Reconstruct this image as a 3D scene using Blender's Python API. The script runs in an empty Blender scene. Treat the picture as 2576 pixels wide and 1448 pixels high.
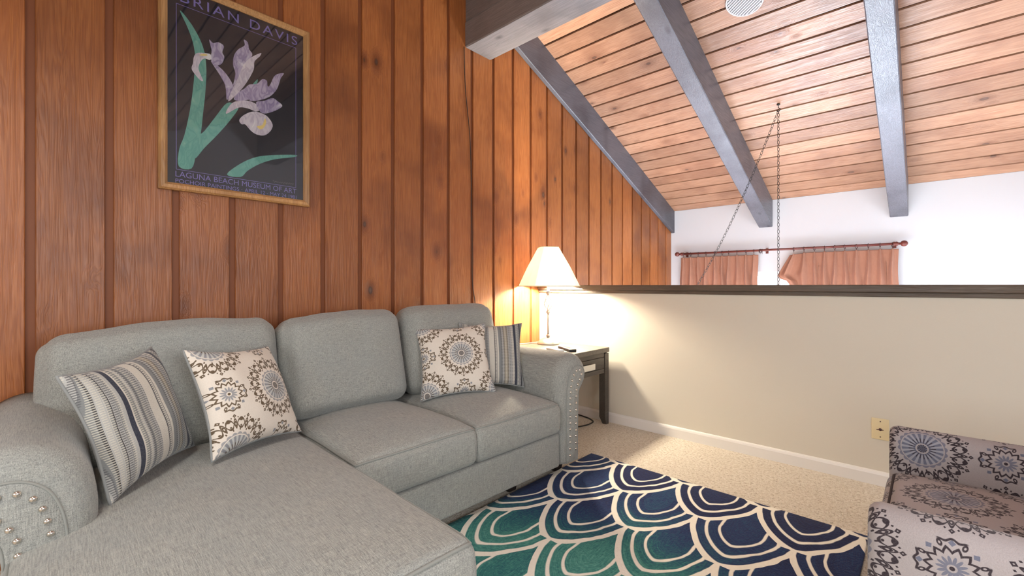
import bpy, math, random
import numpy as np
from mathutils import Vector, Matrix, noise as mnoise

rnd = random.Random(7)
SC = bpy.context.scene
COL = SC.collection

# ------------------------------------------------------------------ camera
cam_d = bpy.data.cameras.new('camera')
cam_d.sensor_width = 36.0
cam_d.lens = 36.0 * 1125.0 / 2576.0
cam_d.shift_y = -6.0 / 2576.0
cam_d.clip_start = 0.02
cam_o = bpy.data.objects.new('camera', cam_d)
COL.objects.link(cam_o)
cam_o.location = (2.55, 0.0, 1.07)
cam_o.rotation_euler = (math.radians(90), 0, math.atan(1048 / 1125.0))
SC.camera = cam_o

# ------------------------------------------------------------------ world, light, exposure
SC.view_settings.view_transform = 'Standard'
SC.view_settings.look = 'None'
SC.view_settings.gamma = 1.0
SC.view_settings.use_curve_mapping = False
SC.view_settings.exposure = 0.78
world = bpy.data.worlds.new('sky')
SC.world = world
world.use_nodes = True
wb = world.node_tree.nodes['Background']
wb.inputs['Color'].default_value = (0.80, 0.90, 1.0, 1)
wb.inputs['Strength'].default_value = 1.6


def area(name, loc, target, sx, sy, energy, col):
    d = bpy.data.lights.new(name, 'AREA')
    d.shape = 'RECTANGLE'
    d.size, d.size_y = sx, sy
    d.energy = energy
    d.color = col
    o = bpy.data.objects.new(name, d)
    COL.objects.link(o)
    o.location = loc
    o.rotation_euler = (Vector(target) - Vector(loc)).to_track_quat('-Z', 'Y').to_euler()
    return o


# daylight through the far window, plus added fill panels on unseen walls
area('fill_lower_far', (1.35, 5.885, -1.58), (1.35, 4.0, -1.58), 1.9, 1.7, 430, (0.72, 0.84, 1.0))  # unseen fill added to light the beam undersides and ceiling
area('fill_lower_side', (4.58, 4.55, -0.9), (0.6, 4.55, -0.9), 2.2, 2.2, 30, (0.80, 0.89, 1.0))  # unseen fill added to brighten the far wall
area('daylight_far_window', (1.27, 6.1, 0.35), (1.27, 3.0, 0.35), 1.5, 1.6, 60, (0.80, 0.90, 1.0))
area('fill_rear', (2.6, -1.88, 1.15), (2.6, 1.6, 1.15), 2.2, 1.0, 24, (0.93, 0.96, 1.0))  # fill added behind the camera for the half wall and sofa
area('fill_side', (4.58, 0.6, 1.35), (0.8, 0.6, 1.35), 1.6, 1.1, 34, (0.93, 0.96, 1.0))  # out-of-view fill added from the side for the sofa
area('fill_overhead', (1.9, -0.4, 2.22), (1.9, -0.399, 0.0), 0.36, 0.36, 15, (1.0, 0.96, 0.90))  # overhead fill added out of view for floor and seat tops

# ------------------------------------------------------------------ node helpers
NT = None


class X:
    def __init__(s, sock): s.s = sock
    def __add__(a, b): return mth('ADD', a, b)
    def __radd__(a, b): return mth('ADD', b, a)
    def __sub__(a, b): return mth('SUBTRACT', a, b)
    def __rsub__(a, b): return mth('SUBTRACT', b, a)
    def __mul__(a, b): return mth('MULTIPLY', a, b)
    def __rmul__(a, b): return mth('MULTIPLY', b, a)
    def __truediv__(a, b): return mth('DIVIDE', a, b)
    def __rtruediv__(a, b): return mth('DIVIDE', b, a)
    def __lt__(a, b): return mth('LESS_THAN', a, b)
    def __gt__(a, b): return mth('GREATER_THAN', a, b)


def link(v, sock):
    if isinstance(v, X):
        NT.links.new(v.s, sock)
    elif isinstance(v, (tuple, list)):
        sock.default_value = tuple(v) if len(sock.default_value) == len(v) else tuple(v) + (1.0,)
    else:
        sock.default_value = v


def mth(op, *a):
    n = NT.nodes.new('ShaderNodeMath')
    n.operation = op
    for i, v in enumerate(a):
        link(v, n.inputs[i])
    return X(n.outputs[0])


def absf(a): return mth('ABSOLUTE', a)
def sinf(a): return mth('SINE', a)
def cosf(a): return mth('COSINE', a)
def floorf(a): return mth('FLOOR', a)
def fract(a): return mth('FRACT', a)
def maxf(a, b): return mth('MAXIMUM', a, b)
def minf(a, b): return mth('MINIMUM', a, b)
def sqrtf(a): return mth('SQRT', a)


def sstep(a, b, x):
    n = NT.nodes.new('ShaderNodeMapRange')
    n.interpolation_type = 'SMOOTHSTEP'
    link(x, n.inputs[0])
    link(a, n.inputs[1])
    link(b, n.inputs[2])
    return X(n.outputs[0])


def lrange(x, a, b, c, d):
    n = NT.nodes.new('ShaderNodeMapRange')
    link(x, n.inputs[0])
    for i, v in enumerate((a, b, c, d)):
        n.inputs[i + 1].default_value = v
    return X(n.outputs[0])


def mix(f, a, b, blend='MIX'):
    n = NT.nodes.new('ShaderNodeMix')
    n.data_type = 'RGBA'
    n.blend_type = blend
    link(f, n.inputs[0])
    link(a, n.inputs[6])
    link(b, n.inputs[7])
    return X(n.outputs[2])


def ramp(x, stops, interp='LINEAR'):
    n = NT.nodes.new('ShaderNodeValToRGB')
    cr = n.color_ramp
    cr.interpolation = interp
    while len(cr.elements) < len(stops):
        cr.elements.new(0.5)
    for e, (p, c) in zip(cr.elements, stops):
        e.position = p
        e.color = tuple(c) + (1,)
    link(x, n.inputs[0])
    return X(n.outputs[0])


def texco(kind='Object'):
    n = NT.nodes.new('ShaderNodeTexCoord')
    return X(n.outputs[kind])


def sepxyz(v):
    n = NT.nodes.new('ShaderNodeSeparateXYZ')
    link(v, n.inputs[0])
    return X(n.outputs[0]), X(n.outputs[1]), X(n.outputs[2])


def comb(x, y, z=0.0):
    n = NT.nodes.new('ShaderNodeCombineXYZ')
    for i, v in enumerate((x, y, z)):
        link(v, n.inputs[i])
    return X(n.outputs[0])


def noise(v, scale, detail=2.0, rough=0.5, dist=0.0):
    n = NT.nodes.new('ShaderNodeTexNoise')
    link(v, n.inputs['Vector'])
    n.inputs['Scale'].default_value = scale
    n.inputs['Detail'].default_value = detail
    n.inputs['Roughness'].default_value = rough
    n.inputs['Distortion'].default_value = dist
    return X(n.outputs[0])


def voronoi(v, scale, rand=1.0):
    n = NT.nodes.new('ShaderNodeTexVoronoi')
    link(v, n.inputs['Vector'])
    n.inputs['Scale'].default_value = scale
    n.inputs['Randomness'].default_value = rand
    return X(n.outputs['Distance']), X(n.outputs['Color'])


def vscale(v, s):
    n = NT.nodes.new('ShaderNodeVectorMath')
    n.operation = 'MULTIPLY'
    link(v, n.inputs[0])
    n.inputs[1].default_value = s
    return X(n.outputs[0])


def vadd(v, w):
    n = NT.nodes.new('ShaderNodeVectorMath')
    n.operation = 'ADD'
    link(v, n.inputs[0])
    link(w, n.inputs[1])
    return X(n.outputs[0])


def objrandom():
    n = NT.nodes.new('ShaderNodeObjectInfo')
    return X(n.outputs['Random'])


class Mat:
    """context: m = Mat('name') ... m.done(color=..., rough=..., bump=(height, strength, distance))"""
    def __init__(s, name):
        global NT
        s.m = bpy.data.materials.new(name)
        s.m.use_nodes = True
        NT = s.m.node_tree
        s.b = NT.nodes['Principled BSDF']

    def done(s, color=(0.5, 0.5, 0.5), rough=0.6, metal=0.0, spec=0.5, bump=None, coat=0.0, coat_rough=0.1,
             sheen=0.0, emit=None, emit_s=0.0):
        link(color, s.b.inputs['Base Color'])
        link(rough, s.b.inputs['Roughness'])
        s.b.inputs['Metallic'].default_value = metal
        link(spec, s.b.inputs['Specular IOR Level'])
        s.b.inputs['Coat Weight'].default_value = coat
        s.b.inputs['Coat Roughness'].default_value = coat_rough
        s.b.inputs['Sheen Weight'].default_value = sheen
        if emit:
            link(emit, s.b.inputs['Emission Color'])
            s.b.inputs['Emission Strength'].default_value = emit_s
        if bump:
            n = NT.nodes.new('ShaderNodeBump')
            link(bump[0], n.inputs['Height'])
            n.inputs['Strength'].default_value = bump[1]
            n.inputs['Distance'].default_value = bump[2]
            NT.links.new(n.outputs[0], s.b.inputs['Normal'])
        return s.m


def plain(name, color, rough=0.6, **k):
    m = Mat(name)
    return m.done(color=color, rough=rough, **k)


# ------------------------------------------------------------------ materials
def wood(name, axis, base, dark, light, rough=0.45, knots=1.0, coat=0.0, spec=0.5, grain=1.0, bumps=0.5, flat=0):
    """long-grained board material; axis = long direction (0,1,2) of the boards in object space"""
    m = Mat(name)
    r = objrandom()
    co = texco('Object')
    off = comb(r * 37.3, r * 91.7, r * 53.1)
    p = vadd(co, off)
    # knots: sparse cells, each a small oval
    ks = [6.5, 6.5, 6.5]
    ks[axis] = 3.6
    ks[flat] = 0.1
    dist, col = voronoi(vscale(p, tuple(ks)), 1.0)
    cr, cg, cb = sepxyz(col)
    on = (cr > 0.52) * knots
    krad = 0.06 + cg * 0.07
    kd = dist / krad
    kmask = (1.0 - sstep(0.55, 1.0, kd)) * on
    khalo = (1.0 - sstep(0.6, 3.2, kd)) * on
    # grain bent around the knots
    st = [1.0, 1.0, 1.0]
    st[axis] = 0.05
    bend = khalo * 0.9
    g1 = noise(vadd(vscale(p, tuple(st)), comb(bend * 0.04, bend * 0.04, bend * 0.04)), 26.0, 3.0, 0.6, 0.6)
    rings = sinf((g1 * 9.0 + kd * khalo * 1.4) * 6.283)
    st2 = [1.0, 1.0, 1.0]
    st2[axis] = 0.02
    fine = noise(vscale(p, tuple(st2)), 240.0, 2.0, 0.6)
    blot = noise(p, 2.2, 3.0, 0.55)
    c = mix(lrange(rings, -1, 1, 0.0, 1.0) * 0.55 * grain + fine * 0.35, light, base)
    c = mix(sstep(0.42, 0.72, blot) * 0.55, c, dark)
    c = mix(lrange(fine, 0.45, 0.75, 0.0, 0.35), c, dark)
    c = mix(khalo * 0.7, c, dark)
    kcol = mix(sstep(0.2, 0.9, kd), (0.14, 0.075, 0.05), (0.030, 0.012, 0.006))
    c = mix(kmask * 0.95, c, kcol)
    v = lrange(r, 0.0, 1.0, 0.80, 1.18)
    c = mix(1.0, c, comb(v, v, v), 'MULTIPLY')
    h = rings * 0.25 + fine * 0.6 - kmask * 0.5
    return m.done(color=c, rough=lrange(fine, 0.3, 0.8, rough - 0.06, rough + 0.12), spec=spec, coat=coat, coat_rough=0.28,
                  bump=(h, bumps, 0.002))


M = {}
M['plank'] = wood('cedar_plank', 2, (0.285, 0.084, 0.020), (0.12, 0.029, 0.007), (0.41, 0.145, 0.040), rough=0.40, spec=0.5)
M['ceil'] = wood('ceiling_cedar', 0, (0.35, 0.165, 0.092), (0.18, 0.068, 0.034), (0.51, 0.29, 0.18), rough=0.36, spec=0.5, knots=0.8, flat=2)
M['beam'] = wood('beam_stained', 1, (0.085, 0.085, 0.104), (0.034, 0.032, 0.041), (0.165, 0.166, 0.195), rough=0.40, spec=0.6, grain=0.5, bumps=0.3, flat=2)
M['ridge'] = wood('ridge_stained', 0, (0.13, 0.112, 0.108), (0.05, 0.042, 0.04), (0.23, 0.205, 0.195), rough=0.5, spec=0.5, grain=0.6, bumps=0.4, flat=2)
M['dark_gap'] = plain('dark_gap', (0.020, 0.008, 0.005), 0.9, spec=0.1)
M['groove'] = plain('groove_wood', (0.19, 0.055, 0.014), 0.6)


def paint(name, c, scale=160.0, strength=0.12):
    m = Mat(name)
    n = noise(texco('Object'), scale, 3.0, 0.6)
    n2 = noise(texco('Object'), 1.3, 2.0)
    col = mix(lrange(n2, 0.35, 0.65, 0.0, 0.12), c, tuple(x * 0.92 for x in c))
    return m.done(color=col, rough=0.7, spec=0.3, bump=(n, strength, 0.003))


M['white_wall'] = paint('white_wall_paint', (0.72, 0.72, 0.735))
M['cream_wall'] = paint('cream_wall_paint', (0.70, 0.655, 0.56))
M['baseboard'] = plain('baseboard_gloss', (0.82, 0.80, 0.77), 0.35)
M['cap'] = wood('cap_brown', 0, (0.085, 0.062, 0.045), (0.05, 0.036, 0.026), (0.12, 0.09, 0.066), rough=0.4, knots=0.0)


def m_carpet():
    m = Mat('carpet_beige')
    co = texco('Object')
    a = noise(co, 75.0, 3.0, 0.7, 0.5)
    b = noise(co, 190.0, 2.0, 0.6)
    big = noise(co, 3.0, 2.0)
    c = ramp(a * 0.65 + b * 0.35, [(0.30, (0.25, 0.18, 0.12)), (0.40, (0.54, 0.45, 0.34)), (0.48, (0.75, 0.67, 0.55)),
                                   (0.62, (0.90, 0.84, 0.74))])
    c = mix(lrange(big, 0.4, 0.65, 0.0, 0.18), c, (0.56, 0.48, 0.37))
    return m.done(color=c, rough=0.95, spec=0.1, sheen=0.2, bump=(a * 0.7 + b * 0.5, 1.0, 0.012))


M['carpet'] = m_carpet()


def m_sofa():
    m = Mat('sofa_chenille')
    co = texco('Object')
    a = noise(vscale(co, (0.06, 1.0, 1.0)), 430.0, 2.0, 0.7)
    b = noise(vscale(co, (1.0, 1.0, 0.06)), 430.0, 2.0, 0.7)
    d = noise(vscale(co, (1.0, 0.08, 1.0)), 430.0, 2.0, 0.7)
    t = a * 0.45 + b * 0.30 + d * 0.25
    big = noise(co, 5.0, 2.0)
    c = ramp(t, [(0.36, (0.145, 0.15, 0.143)), (0.47, (0.275, 0.283, 0.262)), (0.56, (0.365, 0.372, 0.34)), (0.68, (0.50, 0.50, 0.46))])
    c = mix(lrange(big, 0.4, 0.65, 0.0, 0.25), c, (0.245, 0.275, 0.28))
    return m.done(color=c, rough=0.9, spec=0.15, sheen=0.25, bump=(t, 0.7, 0.004))


M['sofa'] = m_sofa()
M['piping'] = plain('sofa_piping', (0.25, 0.26, 0.24), 0.85, sheen=0.2)


def m_medallion(name, cell, cream, ink, grey, pale, use_uv):
    """woven medallion cloth: big lace rosettes and small starbursts on a chequered grid"""
    m = Mat(name)
    x, y, z = sepxyz(texco('UV' if use_uv else 'Object'))
    wob = noise(texco('Object'), 14.0, 1.0)
    u = x / cell
    v = y / cell
    # rotated lattice: big rosettes where i+j is even -> lattice (p,q) with p=(u+v)/2, q=(u-v)/2
    p = (u + v) * 0.5
    q = (u - v) * 0.5
    dp = p - floorf(p + 0.5)
    dq = q - floorf(q + 0.5)
    bx = dp + dq
    by = dp - dq
    r = sqrtf(bx * bx + by * by)
    th = mth('ARCTAN2', by, bx)
    p2 = (u + 1.0 + v) * 0.5
    q2 = (u + 1.0 - v) * 0.5
    ep = p2 - floorf(p2 + 0.5)
    eq = q2 - floorf(q2 + 0.5)
    sx = ep + eq
    sy = ep - eq
    r2 = sqrtf(sx * sx + sy * sy)
    th2 = mth('ARCTAN2', sy, sx)
    AA = 0.006

    def stroke(val, w):
        return 1.0 - sstep(w, w + AA * 1.6, absf(val))

    # --- big rosette
    pet = cosf(th * 20.0)
    disc = 1.0 - sstep(0.285, 0.285 + AA, r)
    c = mix(disc, cream, grey)
    petal = sstep(-0.25, 0.35, pet) * disc * sstep(0.10, 0.13, r)
    c = mix(petal * 0.8, c, pale)
    tear = sstep(0.55, 0.9, 0.0 - pet) * (1.0 - sstep(0.17, 0.19, r)) * sstep(0.085, 0.10, r)
    c = mix(tear, c, ink)
    c = mix(stroke(r - 0.285, 0.006), c, cream)
    hub = 1.0 - sstep(0.075, 0.08, r)
    c = mix(hub, c, mix(sstep(-0.2, 0.4, cosf(th * 12.0)), ink, grey))
    c = mix(stroke(r - 0.078, 0.006), c, cream)
    # scalloped collar
    scal = 0.325 + 0.03 * absf(sinf(th * 10.0))
    coll = sstep(0.288, 0.293, r) * (1.0 - sstep(scal, scal + AA, r))
    c = mix(coll * 0.85, c, grey)
    c = mix(stroke(r - scal, 0.007), c, cream)
    c = mix(stroke(r - (scal - 0.016), 0.004), c, cream)
    dots = stroke(r - 0.372, 0.012) * sstep(0.8, 0.9, 0.0 - cosf(th * 20.0))
    c = mix(dots, c, ink)
    # lace ring of interlaced loops
    w = 0.0135
    k = 8.0
    c1 = r - (0.475 + 0.075 * cosf(th * k * 2.0 + 0.6 * sinf(th * k * 2.0)))
    c2 = r - (0.475 - 0.075 * cosf(th * k * 2.0 + 0.6 * sinf(th * k * 2.0)))
    lace = maxf(stroke(c1, w), stroke(c2, w))
    a8 = fract(th * (k * 2.0 / 6.28318) + 0.5) - 0.5
    ax = a8 * (6.28318 / (k * 2.0)) * r
    drop = sqrtf(ax * ax * 2.6 + (r - 0.468) * (r - 0.468) * 0.55)
    lace = maxf(lace, stroke(drop - 0.026, 0.008))
    a9 = fract(th * (k * 2.0 / 6.28318)) - 0.5
    ay = a9 * (6.28318 / (k * 2.0)) * r
    curl = sqrtf(ay * ay + (r - 0.545) * (r - 0.545))
    lace = maxf(lace, stroke(curl - 0.020, 0.009))
    curl2 = sqrtf(ay * ay + (r - 0.435) * (r - 0.435))
    lace = maxf(lace, 1.0 - sstep(0.013, 0.019, curl2))
    tip = absf(ax) * 1.2 + absf(r - 0.605)
    lace = maxf(lace, stroke(tip - 0.022, 0.008))
    tip2 = absf(absf(ax) - 0.055) * 1.4 + absf(r - 0.578)
    lace = maxf(lace, 1.0 - sstep(0.014, 0.02, tip2))
    c = mix(lace, c, ink)
    # --- small starburst
    tri = absf(fract(th2 * (14.0 / 6.28318)) - 0.5) * 2.0
    star = r2 - (0.165 + 0.055 * tri)
    rays = 1.0 - sstep(0.0, 0.012, r2 - (0.055 + 0.07 * absf(cosf(th2 * 7.0))))
    c = mix(rays * 0.9, c, grey)
    c = mix(stroke(r2 - 0.028, 0.009), c, cream)
    c = mix(1.0 - sstep(0.02, 0.026, r2), c, ink)
    c = mix(stroke(star, 0.0125), c, ink)
    a6 = fract(th2 * (8.0 / 6.28318) + 0.5) - 0.5
    bx6 = a6 * (6.28318 / 8.0) * r2
    dia = absf(bx6) + absf(r2 - 0.262)
    c = mix((1.0 - sstep(0.03, 0.036, dia)), c, grey)
    a7 = fract(th2 * (8.0 / 6.28318)) - 0.5
    bx7 = a7 * (6.28318 / 8.0) * r2
    ov = sqrtf(bx7 * bx7 * 2.8 + (r2 - 0.262) * (r2 - 0.262))
    c = mix(stroke(ov - 0.026, 0.007), c, ink)
    arcs = stroke(r2 - (0.292 + 0.012 * cosf(th2 * 16.0)), 0.008) * sstep(-0.2, 0.1, cosf(th2 * 4.0))
    c = mix(arcs, c, ink)
    weave = noise(texco('Object'), 420.0, 1.0)
    c = mix(lrange(weave, 0.35, 0.7, 0.0, 0.16), c, tuple(i * 0.55 for i in cream))
    return m.done(color=c, rough=0.88, spec=0.15, sheen=0.15, bump=(weave, 0.3, 0.002))


M['medallion'] = m_medallion('pillow_medallion_cloth', 0.20, (0.70, 0.64, 0.56), (0.105, 0.070, 0.038), (0.24, 0.25, 0.27), (0.55, 0.56, 0.53), True)
M['chair_cloth'] = m_medallion('chair_medallion_cloth', 0.19, (0.42, 0.385, 0.39), (0.035, 0.026, 0.034), (0.15, 0.165, 0.23), (0.40, 0.41, 0.46), True)


def m_stripe():
    m = Mat('pillow_stripe_cloth')
    x, y, z = sepxyz(texco('Object'))
    w = x / 0.42 + 0.5
    navy, blk = (0.028, 0.033, 0.055), (0.045, 0.045, 0.05)
    cr, tan, gr, lg = (0.60, 0.57, 0.50), (0.33, 0.29, 0.22), (0.21, 0.22, 0.22), (0.42, 0.42, 0.40)
    seq = [(0.0, gr), (0.035, lg), (0.075, gr), (0.10, blk), (0.112, lg), (0.15, gr), (0.165, blk), (0.175, lg), (0.20, gr), (0.215, lg),
           (0.25, navy), (0.285, cr), (0.295, gr), (0.33, lg), (0.36, gr), (0.41, lg), (0.45, cr), (0.525, blk), (0.532, cr), (0.555, blk),
           (0.562, cr), (0.585, gr), (0.63, lg), (0.66, tan), (0.72, lg), (0.77, cr), (0.81, navy), (0.84, gr), (0.88, lg),
           (0.90, blk), (0.92, gr), (0.97, lg)]
    c = ramp(w, seq, 'CONSTANT')
    # woven comb-like dashes inside the bands
    nb = 34.0
    fb = fract(w * nb)
    bid = floorf(w * nb)
    hsh = fract(sinf(bid * 12.9898) * 4375.85)
    dash = sstep(-0.2, 0.2, sinf(y * 6.283 / 0.0068 + hsh * 6.0))
    keep = (absf(w - 0.267) > 0.02) * (absf(w - 0.825) > 0.016) * (absf(w - 0.487) > 0.036)
    zone = (hsh > 0.30) * sstep(0.0, 0.08, fb) * (1.0 - sstep(0.78, 0.9, fb)) * keep
    light = hsh > 0.62
    c = mix(dash * zone * light * 0.75, c, (0.60, 0.57, 0.48))
    c = mix(dash * zone * (1.0 - light) * 0.75, c, (0.075, 0.075, 0.085))
    n = noise(texco('Object'), 420.0, 1.0)
    c = mix(lrange(n, 0.35, 0.7, 0.0, 0.2), c, (0.2, 0.2, 0.19))
    return m.done(color=c, rough=0.9, spec=0.12, sheen=0.2, bump=(dash + n, 0.35, 0.002))


M['stripe'] = m_stripe()


def m_rug():
    """hooked scallop pattern; object space is metres on the floor"""
    m = Mat('rug_scallop')
    x, y, z = sepxyz(texco('Object'))
    nz = noise(texco('Object'), 9.0, 2.0)
    W, D = 0.1915, 0.300
    xx = (x - 1.197) / W + (nz - 0.5) * 0.10
    v = (2.372 - y) / D + (nz - 0.5) * 0.06
    row = floorf(v)
    fr = v - row
    par = row - 2.0 * floorf(row * 0.5)
    # upper row: centres at odd xx (cusps at even) when the row is even
    ca = xx - par
    da = ca - (2.0 * floorf(ca * 0.5) + 1.0)
    # slightly pointed scallop
    qa = mth('POWER', mth('POWER', absf(da), 1.5) + mth('POWER', fr, 1.5), 1.0 / 1.5)
    inside = qa < 1.0
    cb = xx - (1.0 - par)
    db = cb - (2.0 * floorf(cb * 0.5) + 1.0)
    qb = absf(db)
    qq = inside * qa + (1.0 - inside) * qb
    idrow = inside * row + (1.0 - inside) * (row + 1.0)
    idcol = inside * floorf(ca * 0.5) + (1.0 - inside) * floorf(cb * 0.5)

    def band(a, b):
        return sstep(a - 0.012, a + 0.012, qq) * (1.0 - sstep(b - 0.012, b + 0.012, qq))
    white = maxf(maxf(sstep(0.935, 0.955, qq), band(0.695, 0.765)), band(0.42, 0.48))
    outer = (1.0 - inside) * (qa < 1.07)
    white = maxf(white, outer)
    rr = fract(sinf(idrow * 12.9898 + idcol * 78.233) * 43758.5453)
    ring = floorf(qq * 3.3)
    rr2 = fract(sinf(idrow * 3.7 + idcol * 8.3 + ring * 5.11) * 917.31)
    streak = noise(comb(qq * 16.0, (x + y) * 5.0, idcol), 4.0, 3.0, 0.7)
    fine = noise(texco('Object'), 95.0, 2.0, 0.7)
    teal_zone = 1.0 - sstep(1.45, 2.15, y + absf(x - 1.65) * 0.35)
    t = teal_zone * 0.62 + rr * 0.22 + rr2 * 0.14 + (streak - 0.5) * 0.85 + (fine - 0.5) * 0.45
    c = ramp(t, [(0.0, (0.006, 0.010, 0.055)), (0.28, (0.008, 0.026, 0.105)), (0.45, (0.010, 0.060, 0.125)), (0.62, (0.018, 0.125, 0.145)),
                 (0.80, (0.05, 0.23, 0.20)), (1.0, (0.12, 0.36, 0.30))])
    wc = mix(lrange(fine, 0.35, 0.7, 0.0, 0.2), (0.92, 0.88, 0.78), (0.75, 0.70, 0.59))
    c = mix(white, c, wc)
    return m.done(color=c, rough=0.95, spec=0.08, sheen=0.1, bump=(fine + streak * 0.5, 0.7, 0.004))


M['rug'] = m_rug()
M['rug_back'] = plain('rug_binding', (0.03, 0.05, 0.10), 0.9)
M['table'] = wood('table_espresso', 1, (0.060, 0.052, 0.045), (0.028, 0.024, 0.022), (0.105, 0.09, 0.075), rough=0.35, knots=0.0, spec=0.5)
M['table_top'] = wood('table_top_espresso', 0, (0.075, 0.066, 0.055), (0.045, 0.038, 0.032), (0.11, 0.098, 0.082), rough=0.32, knots=0.0, spec=0.55)
M['nickel'] = plain('brushed_nickel', (0.52, 0.49, 0.45), 0.38, metal=0.85)
M['pull'] = plain('pale_pull', (0.80, 0.78, 0.70), 0.35, metal=0.2)
M['nail'] = plain('nailhead_nickel', (0.72, 0.68, 0.62), 0.18, metal=1.0)
M['foot'] = plain('dark_foot', (0.018, 0.013, 0.012), 0.4)
M['black'] = plain('black_plastic', (0.015, 0.015, 0.018), 0.4)
M['silver'] = plain('silver_plastic', (0.58, 0.60, 0.60), 0.35)
M['button'] = plain('button_grey', (0.10, 0.10, 0.11), 0.5)
M['ivory'] = plain('ivory_plastic', (0.78, 0.66, 0.40), 0.35)
M['cordw'] = plain('cord_cream', (0.55, 0.45, 0.30), 0.5)
M['cordb'] = plain('cord_black', (0.02, 0.018, 0.016), 0.5)
M['rod'] = plain('rod_mahogany', (0.17, 0.040, 0.030), 0.35)
M['ring'] = plain('ring_dark', (0.075, 0.030, 0.030), 0.4)
M['chain'] = plain('chain_bronze', (0.035, 0.035, 0.032), 0.5, metal=0.2)
M['vent'] = plain('vent_white', (0.62, 0.62, 0.63), 0.5)
M['vent_back'] = plain('vent_shadow', (0.12, 0.12, 0.13), 0.8)
M['window_frame'] = plain('window_frame_white', (0.80, 0.81, 0.82), 0.4)
M['backing'] = plain('pillow_backing', (0.24, 0.25, 0.245), 0.9, sheen=0.2)


def m_curtain():
    m = Mat('curtain_terracotta')
    n = noise(vscale(texco('Object'), (1.0, 1.0, 0.12)), 260.0, 2.0)
    n2 = noise(texco('Object'), 12.0, 2.0)
    c = mix(n * 0.5 + n2 * 0.4, (0.34, 0.145, 0.088), (0.50, 0.25, 0.165))
    return m.done(color=c, rough=0.8, spec=0.2, sheen=0.2, bump=(n, 0.3, 0.002))


M['curtain'] = m_curtain()


def m_glass(name):
    m = bpy.data.materials.new(name)
    m.use_nodes = True
    nt = m.node_tree
    nt.nodes.clear()
    out = nt.nodes.new('ShaderNodeOutputMaterial')
    tr = nt.nodes.new('ShaderNodeBsdfTransparent')
    gl = nt.nodes.new('ShaderNodeBsdfGlossy')
    gl.inputs['Roughness'].default_value = 0.03
    fr = nt.nodes.new('ShaderNodeFresnel')
    fr.inputs['IOR'].default_value = 1.5
    mx = nt.nodes.new('ShaderNodeMixShader')
    nt.links.new(fr.outputs[0], mx.inputs[0])
    nt.links.new(tr.outputs[0], mx.inputs[1])
    nt.links.new(gl.outputs[0], mx.inputs[2])
    nt.links.new(mx.outputs[0], out.inputs[0])
    return m


M['glass'] = m_glass('pane_glass')


def m_shade():
    m = bpy.data.materials.new('lampshade_linen')
    m.use_nodes = True
    nt = m.node_tree
    nt.nodes.clear()
    out = nt.nodes.new('ShaderNodeOutputMaterial')
    tr = nt.nodes.new('ShaderNodeBsdfTranslucent')
    tr.inputs[0].default_value = (0.92, 0.86, 0.74, 1)
    df = nt.nodes.new('ShaderNodeBsdfDiffuse')
    df.inputs[0].default_value = (0.90, 0.87, 0.80, 1)
    mx = nt.nodes.new('ShaderNodeMixShader')
    mx.inputs[0].default_value = 0.35
    nt.links.new(tr.outputs[0], mx.inputs[1])
    nt.links.new(df.outputs[0], mx.inputs[2])
    nt.links.new(mx.outputs[0], out.inputs[0])
    return m


M['shade'] = m_shade()
M['frame_gold'] = wood('frame_gilt_wood', 2, (0.34, 0.165, 0.06), (0.16, 0.07, 0.025), (0.50, 0.28, 0.11), rough=0.35, knots=0.0, spec=0.6)
M['print_black'] = plain('poster_black', (0.006, 0.006, 0.012), 0.5)
M['print_violet'] = plain('poster_violet', (0.21, 0.175, 0.46), 0.6)


def m_petal(name, a, b, c3):
    m = Mat(name)
    co = texco('Object')
    n = noise(vscale(co, (1, 1, 0.5)), 26.0, 2.0, 0.5, 1.2)
    s = sinf(n * 30.0)
    c = mix(lrange(s, -1, 1, 0, 1) * 0.5 + noise(co, 9.0) * 0.4, a, b)
    c = mix(sstep(0.55, 0.75, n), c, c3)
    return m.done(color=c, rough=0.6)


M['petal'] = m_petal('poster_petal_lilac', (0.56, 0.49, 0.60), (0.20, 0.15, 0.30), (0.70, 0.66, 0.70))
M['petal_white'] = m_petal('poster_petal_white', (0.72, 0.66, 0.68), (0.45, 0.38, 0.46), (0.82, 0.78, 0.74))
M['leaf'] = m_petal('poster_leaf_green', (0.16, 0.42, 0.33), (0.09, 0.30, 0.25), (0.22, 0.47, 0.36))
M['yellow'] = plain('poster_yellow', (0.80, 0.62, 0.22), 0.6)

# ------------------------------------------------------------------ mesh helpers
ORG = {}


def tag(o, label=None, cat=None, group=None, kind=None):
    if label: o['label'] = label
    if cat: o['category'] = cat
    if group: o['group'] = group
    if kind: o['kind'] = kind
    return o


def thing(name, label, cat, loc=(0, 0, 0), rotz=0.0, group=None):
    o = bpy.data.objects.new(name, None)
    o.empty_display_size = 0.1
    COL.objects.link(o)
    o.location = loc
    o.rotation_euler = (0, 0, rotz)
    ORG[o.name] = Vector(loc)
    return tag(o, label, cat, group)


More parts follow.
